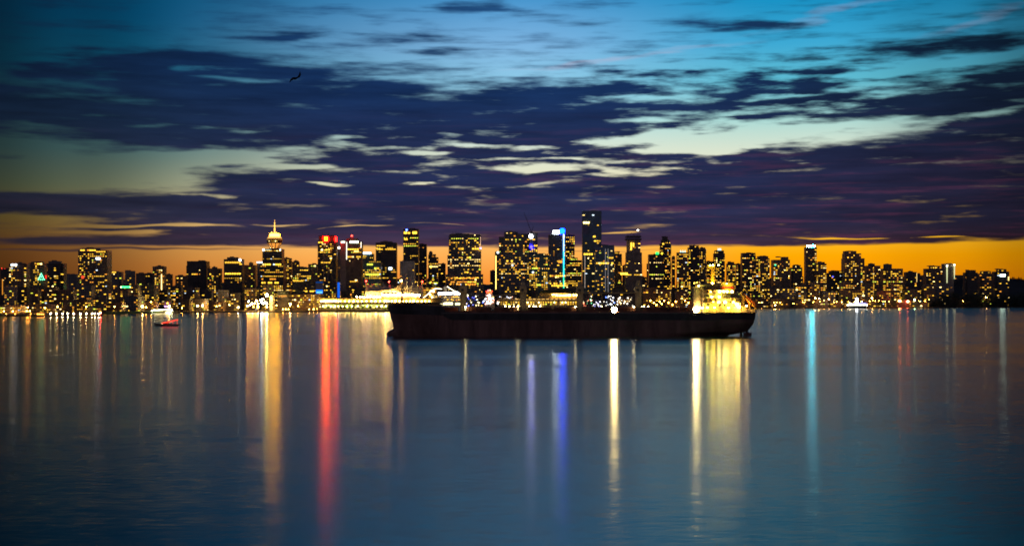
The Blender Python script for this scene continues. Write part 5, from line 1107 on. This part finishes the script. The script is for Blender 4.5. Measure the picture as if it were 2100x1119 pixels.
        g = MB(); g.box(xx - 1.1, xx + .3, -2.05, -1.9, z(597), z(592)); g.build('cab_window', mat('cab_glass', (.03, .035, .04), .1), cr)
        dirn = -1; jl = 27 if i else 15
        j = MB()
        tip = (xx - jl, -1.0, z(601.5) if i == 3 else z(612))
        base = (xx - 1.8, 0, z(600))
        for s in (-.7, .7): j.tube((base[0], s, base[2]), (tip[0], tip[1] + s * .4, tip[2]), .28, .2, 6)
        for q_ in range(9):
            f = q_ / 9; f2 = (q_ + 1) / 9
            j.tube((base[0] + (tip[0] - base[0]) * f, -.7, base[2] + (tip[2] - base[2]) * f), (base[0] + (tip[0] - base[0]) * f2, .7, base[2] + (tip[2] - base[2]) * f2), .12, n=4)
        j.build('jib', M_CRANE, cr)
        w_ = MB(); w_.tube((xx - .5, 0, z(top + .5)), (tip[0], tip[1], tip[2] + .3), .06, n=4); w_.build('cable', M_STEEL, cr)
    # ---- accommodation
    M_WHITE = mat('ship_white', (.68, .52, .26), .5, 0, .12, .2, streak=True)
    house = MB(); house.box(x_(1438), x_(1512), -11, 11, ZD + .2, z(620)); house.box(x_(1438), x_(1510), -11, 11, z(620), z(611)); house.box(x_(1438), x_(1506), -10.4, 10.4, z(611), z(602)); house.box(x_(1438), x_(1476), -10, 10, z(602), z(594))
    hs = house.build('accommodation', M_WHITE, r)
    dk = MB()
    for py, a, c in ((620, 1436, 1519), (611, 1436, 1515), (602, 1436, 1511), (594, 1436, 1480)): dk.box(x_(a), x_(c), -12.6, 12.6, z(py) - .14, z(py) + .14)
    dk.build('deck_plate', M_WHITE, hs)
    ra = MB()
    for py, a, c in ((620, 1437, 1518), (611, 1437, 1514), (602, 1437, 1510)):
        for dz_ in (.55, 1.05): ra.tube((x_(a), -12.4, z(py) + dz_), (x_(c), -12.4, z(py) + dz_), .05, n=4)
        for i in range(14): xx = x_(a) + (x_(c) - x_(a)) * i / 13; ra.tube((xx, -12.4, z(py)), (xx, -12.4, z(py) + 1.05), .05, n=4)
    ra.build('deck_rail', M_WHITE, hs)
    br = MB(); br.box(x_(1434), x_(1468), -8, 8, z(594), z(584)); br.box(x_(1432), x_(1476), -14, 14, z(588.6), z(588)); br.box(x_(1430), x_(1474), -13.6, 13.6, z(584), z(582.6)); b0 = br.build('bridge', M_WHITE, r)
    for i in range(7): g = MB(); g.box(x_(1437 + i * 4.4), x_(1440.4 + i * 4.4), -8.12, -7.9, z(591.5), z(587)); g.build('bridge_window', mat('bridge_glass', (.03, .04, .045), .08), b0)
    for py, pxs_ in ((607, (1446, 1456, 1493, 1501)), (615.5, (1443, 1452, 1462, 1496, 1505)), (625, (1446, 1470, 1480, 1500)), (598, (1446, 1454))):
        for px in pxs_: g = MB(); g.box(x_(px) - .45, x_(px) + .45, -11.2, -10.3, z(py) - .5, z(py) + .5); g.build('porthole', mat('cabin_window', (.02, .02, .025), .1), hs)
    post = MB(); post.tube((x_(1427), -4, ZD), (x_(1427), -4, z(590)), 2.3, 2.1, 14); post.box(x_(1418), x_(1436), -7, -1, z(590), z(588.4)); post.build('crane_post', M_WHITE, r)
    mm = MB(); mm.tube((x_(1461), 0, z(583)), (x_(1461), 0, z(551)), 1.35, 1.0, 10); mm.box(x_(1449), x_(1474), -1.2, 1.2, z(551), z(549.4)); mm.box(x_(1449), x_(1470), -.9, .9, z(563), z(562)); mm.tube((x_(1466), 0, z(549)), (x_(1466), 0, z(538)), .16, n=5); mm.tube((x_(1452), 0, z(549)), (x_(1452), 0, z(541)), .12, n=5); mm.box(x_(1450), x_(1463), -.4, .4, z(547.5), z(546.4)); mm.build('signal_mast', mat('yellow_mast', (.8, .48, .05), .5), r)
    fn = MB(); fn.lathe([(3.9, 0), (3.8, z(592) - z(602))], 20, (x_(1492), 0, z(602))); fun = fn.build('funnel', mat('funnel_yellow', (.78, .50, .03), .5), r)
    fb_ = MB(); fb_.lathe([(3.82, 0), (3.8, z(587) - z(592))], 20, (x_(1492), 0, z(592))); fb_.build('funnel_band', mat('funnel_red', (.62, .07, .02), .5), fun)
    ft = MB(); ft.lathe([(3.8, 0), (3.6, z(580) - z(587)), (2.9, z(579) - z(587))], 20, (x_(1492), 0, z(587))); [ft.tube((x_(1492) + a, c, z(580)), (x_(1492) + a, c, z(577.5)), .4, n=6) for a, c in ((-1, 0), (.9, .5), (.4, -.9))]; ft.build('funnel_top', mat('funnel_cream', (.78, .56, .08), .5), fun)
    # free-fall lifeboat on its ramp
    rp = MB()
    for y_ in (-5.5, -2.2):
        rp.tube((x_(1516), y_, z(603)), (x_(1549), y_, z(634)), .32, n=6); rp.tube((x_(1521), y_, ZD), (x_(1521), y_, z(607)), .25, n=5); rp.tube((x_(1534), y_, ZD), (x_(1534), y_, z(620)), .25, n=5); rp.tube((x_(1547), y_, ZD), (x_(1547), y_, z(632)), .22, n=5)
    rp.tube((x_(1515), -3.8, z(604)), (x_(1524), -3.8, z(592)), .4, .3, 6); rp.tube((x_(1524), -3.8, z(592)), (x_(1531), -3.8, z(600)), .4, .3, 6); rp.box(x_(1513), x_(1530), -5.6, -2, z(607), z(605.6))
    rp.build('lifeboat_ramp', mat('ramp_yellow', (.7, .48, .10), .5), r)
    lb = MB(); lb.lathe([(.05, -5.2), (.8, -4.7), (1.35, -3.2), (1.55, 0), (1.55, 2.6), (1.25, 4.1), (.6, 4.7), (.05, 4.8)], 12); lb.box(-1.8, -1.0, -.7, .7, 1.6, 3.2)
    o = lb.build('lifeboat', mat('lifeboat_orange', (.72, .19, .03), .5), r, smooth=True); o.location = (x_(1535.5), -3.8, z(617)); o.rotation_euler = (0, math.radians(133), 0)
    ab = MB(); ab.box(x_(1508), x_(1524), -10, 10, ZD + .2, z(627)); ab.box(x_(1524), x_(1543), -9, -2, ZD + .2, z(633)); ab.build('winch_house', M_WHITE, r)
    # ---- lamps on board, a few of them added as fill
    def flood(px, py, y, r_px, col, st, aim=True):
        hd = MB(); hd.tube((x_(px, y), y, z(py, y)), (x_(px, y), y + .9, z(py, y)), r_px * k * 1.05, r_px * k * .6, 14); hd.tube((x_(px, y), y + .6, z(py, y)), (x_(px, y), y + .6, ZD), .1, n=5); fl = hd.build('floodlight', M_STEEL, r)
        ln = MB(); n_ = 14; ln.add([(x_(px, y) + r_px * k * math.cos(2 * PI * i / n_), y - .06, z(py, y) + r_px * k * math.sin(2 * PI * i / n_)) for i in range(n_)], [tuple(range(n_))])
        ln.build('lens', glow(col, st, True), fl)
    flood(1259.5, 635, NEAR - .1, 5.6, (1, .74, .28), 300)
    flood(1427.5, 634.5, NEAR - .1, 5.4, (1, .74, .28), 260)
    up = MB(); up.box(x_(1418.5), x_(1436.5), -8.2, -7.6, z(631.5), z(629.5)); up.build('deck_floodlight', glow((1, .78, .34), 60, True), r)
    for px, py, y, rp_, col, st in ((1450.5, 630.5, -12.7, 2.3, (.85, 1, .35), 60), (1465, 630.5, -12.7, 2.3, (1, .75, .18), 60), (1494, 630.8, -12.7, 2.4, (1, .78, .22), 60), (1460, 608.5, -12.4, 2.3, (.8, 1, .45), 60), (1475, 608.5, -12.4, 2.5, (.9, 1, .6), 55), (1463, 619, -12.4, 2.0, (1, .62, .12), 40), (1474, 619.5, -12.4, 2.5, (1, .93, .55), 50), (1487, 619.5, -12.4, 3.0, (1, .93, .6), 55), (1504, 619.5, -12.2, 2.5, (1, .85, .35), 50), (1511, 624, -12.2, 3.0, (1, .85, .4), 130), (1457.5, 598.2, -11, 2.0, (1, .62, .2), 40),
                                      (1476, 597.6, -10.6, 2.2, (1, .93, .6), 90), (1484, 597.6, -9.4, 2.4, (1, .93, .62), 110), (1491, 597.6, -9.2, 2.4, (1, .95, .66), 120), (1501, 597.6, -9.4, 2.6, (1, .95, .66), 120), (1457, 586.2, -6, 2.6, (1, .93, .72), 110), (1465, 586.6, -5, 2.0, (1, .8, .3), 120), (1433, 586, -9.5, 2.2, (.8, 1, .6), 25), (1424, 580.2, -4, 1.6, (1, .7, .15), 10), (1429, 579, -4, 1.4, (1, .7, .15), 10), (1456, 543.8, -1.5, 1.7, (.75, 1, .55), 30), (1462, 543.2, -1.5, 2.0, (.8, 1, .6), 30), (1473.5, 543.4, -1.5, 1.8, (.95, 1, .6), 30), (1516, 629.5, -12.4, 2.6, (1, .72, .3), 110), (1531, 627, -9.0, 1.6, (1, .72, .3), 240), (1461, 580.8, -4, 2.0, (1, .75, .25), 260), (1490, 581.5, -9, 1.2, (1, .8, .3), 90), (1544, 637, -8, 1.8, (1, .5, .2), 90)):  # small lamps before the lifeboat and at the mast foot added to light them
        l = MB(); l.ball((x_(px, y), y, z(py, y)), rp_ * k * .95, 8, sq=.66); l.build('deck_lamp', glow((col[0], col[1] * .84, col[2] * .32), st * (1.5 if py < 600 or px > 1514 else 1.5), True), r)
    for px, py, st in ((954.5, 629.6, 90), (954.5, 634.5, 5), (1062, 628.5, 60), (1062, 634, 3), (1180, 629, 40), (1300, 629, 60)):
        l = MB(); l.ball((x_(px, -11), -11, z(py, -11)), 1.3 * k, 8); l.build('deck_lamp', glow((1, .85, .35), st, True), r)
    l = MB(); l.box(x_(917, -12), x_(948, -12), -11.9, -11.7, ZD + .2, ZD + .5); l.build('walkway_light', glow((1, .3, .06), 1.6), r)
    ac = MB(); ac.tube((x0 + 3.2, -3.2, 12.5), (x0 + 1.0, -6.5, -1), .16, n=5); ac.build('anchor_chain', M_STEEL, r)
freighter()
print('windows', NWIN, 'objects', len(bpy.data.objects))
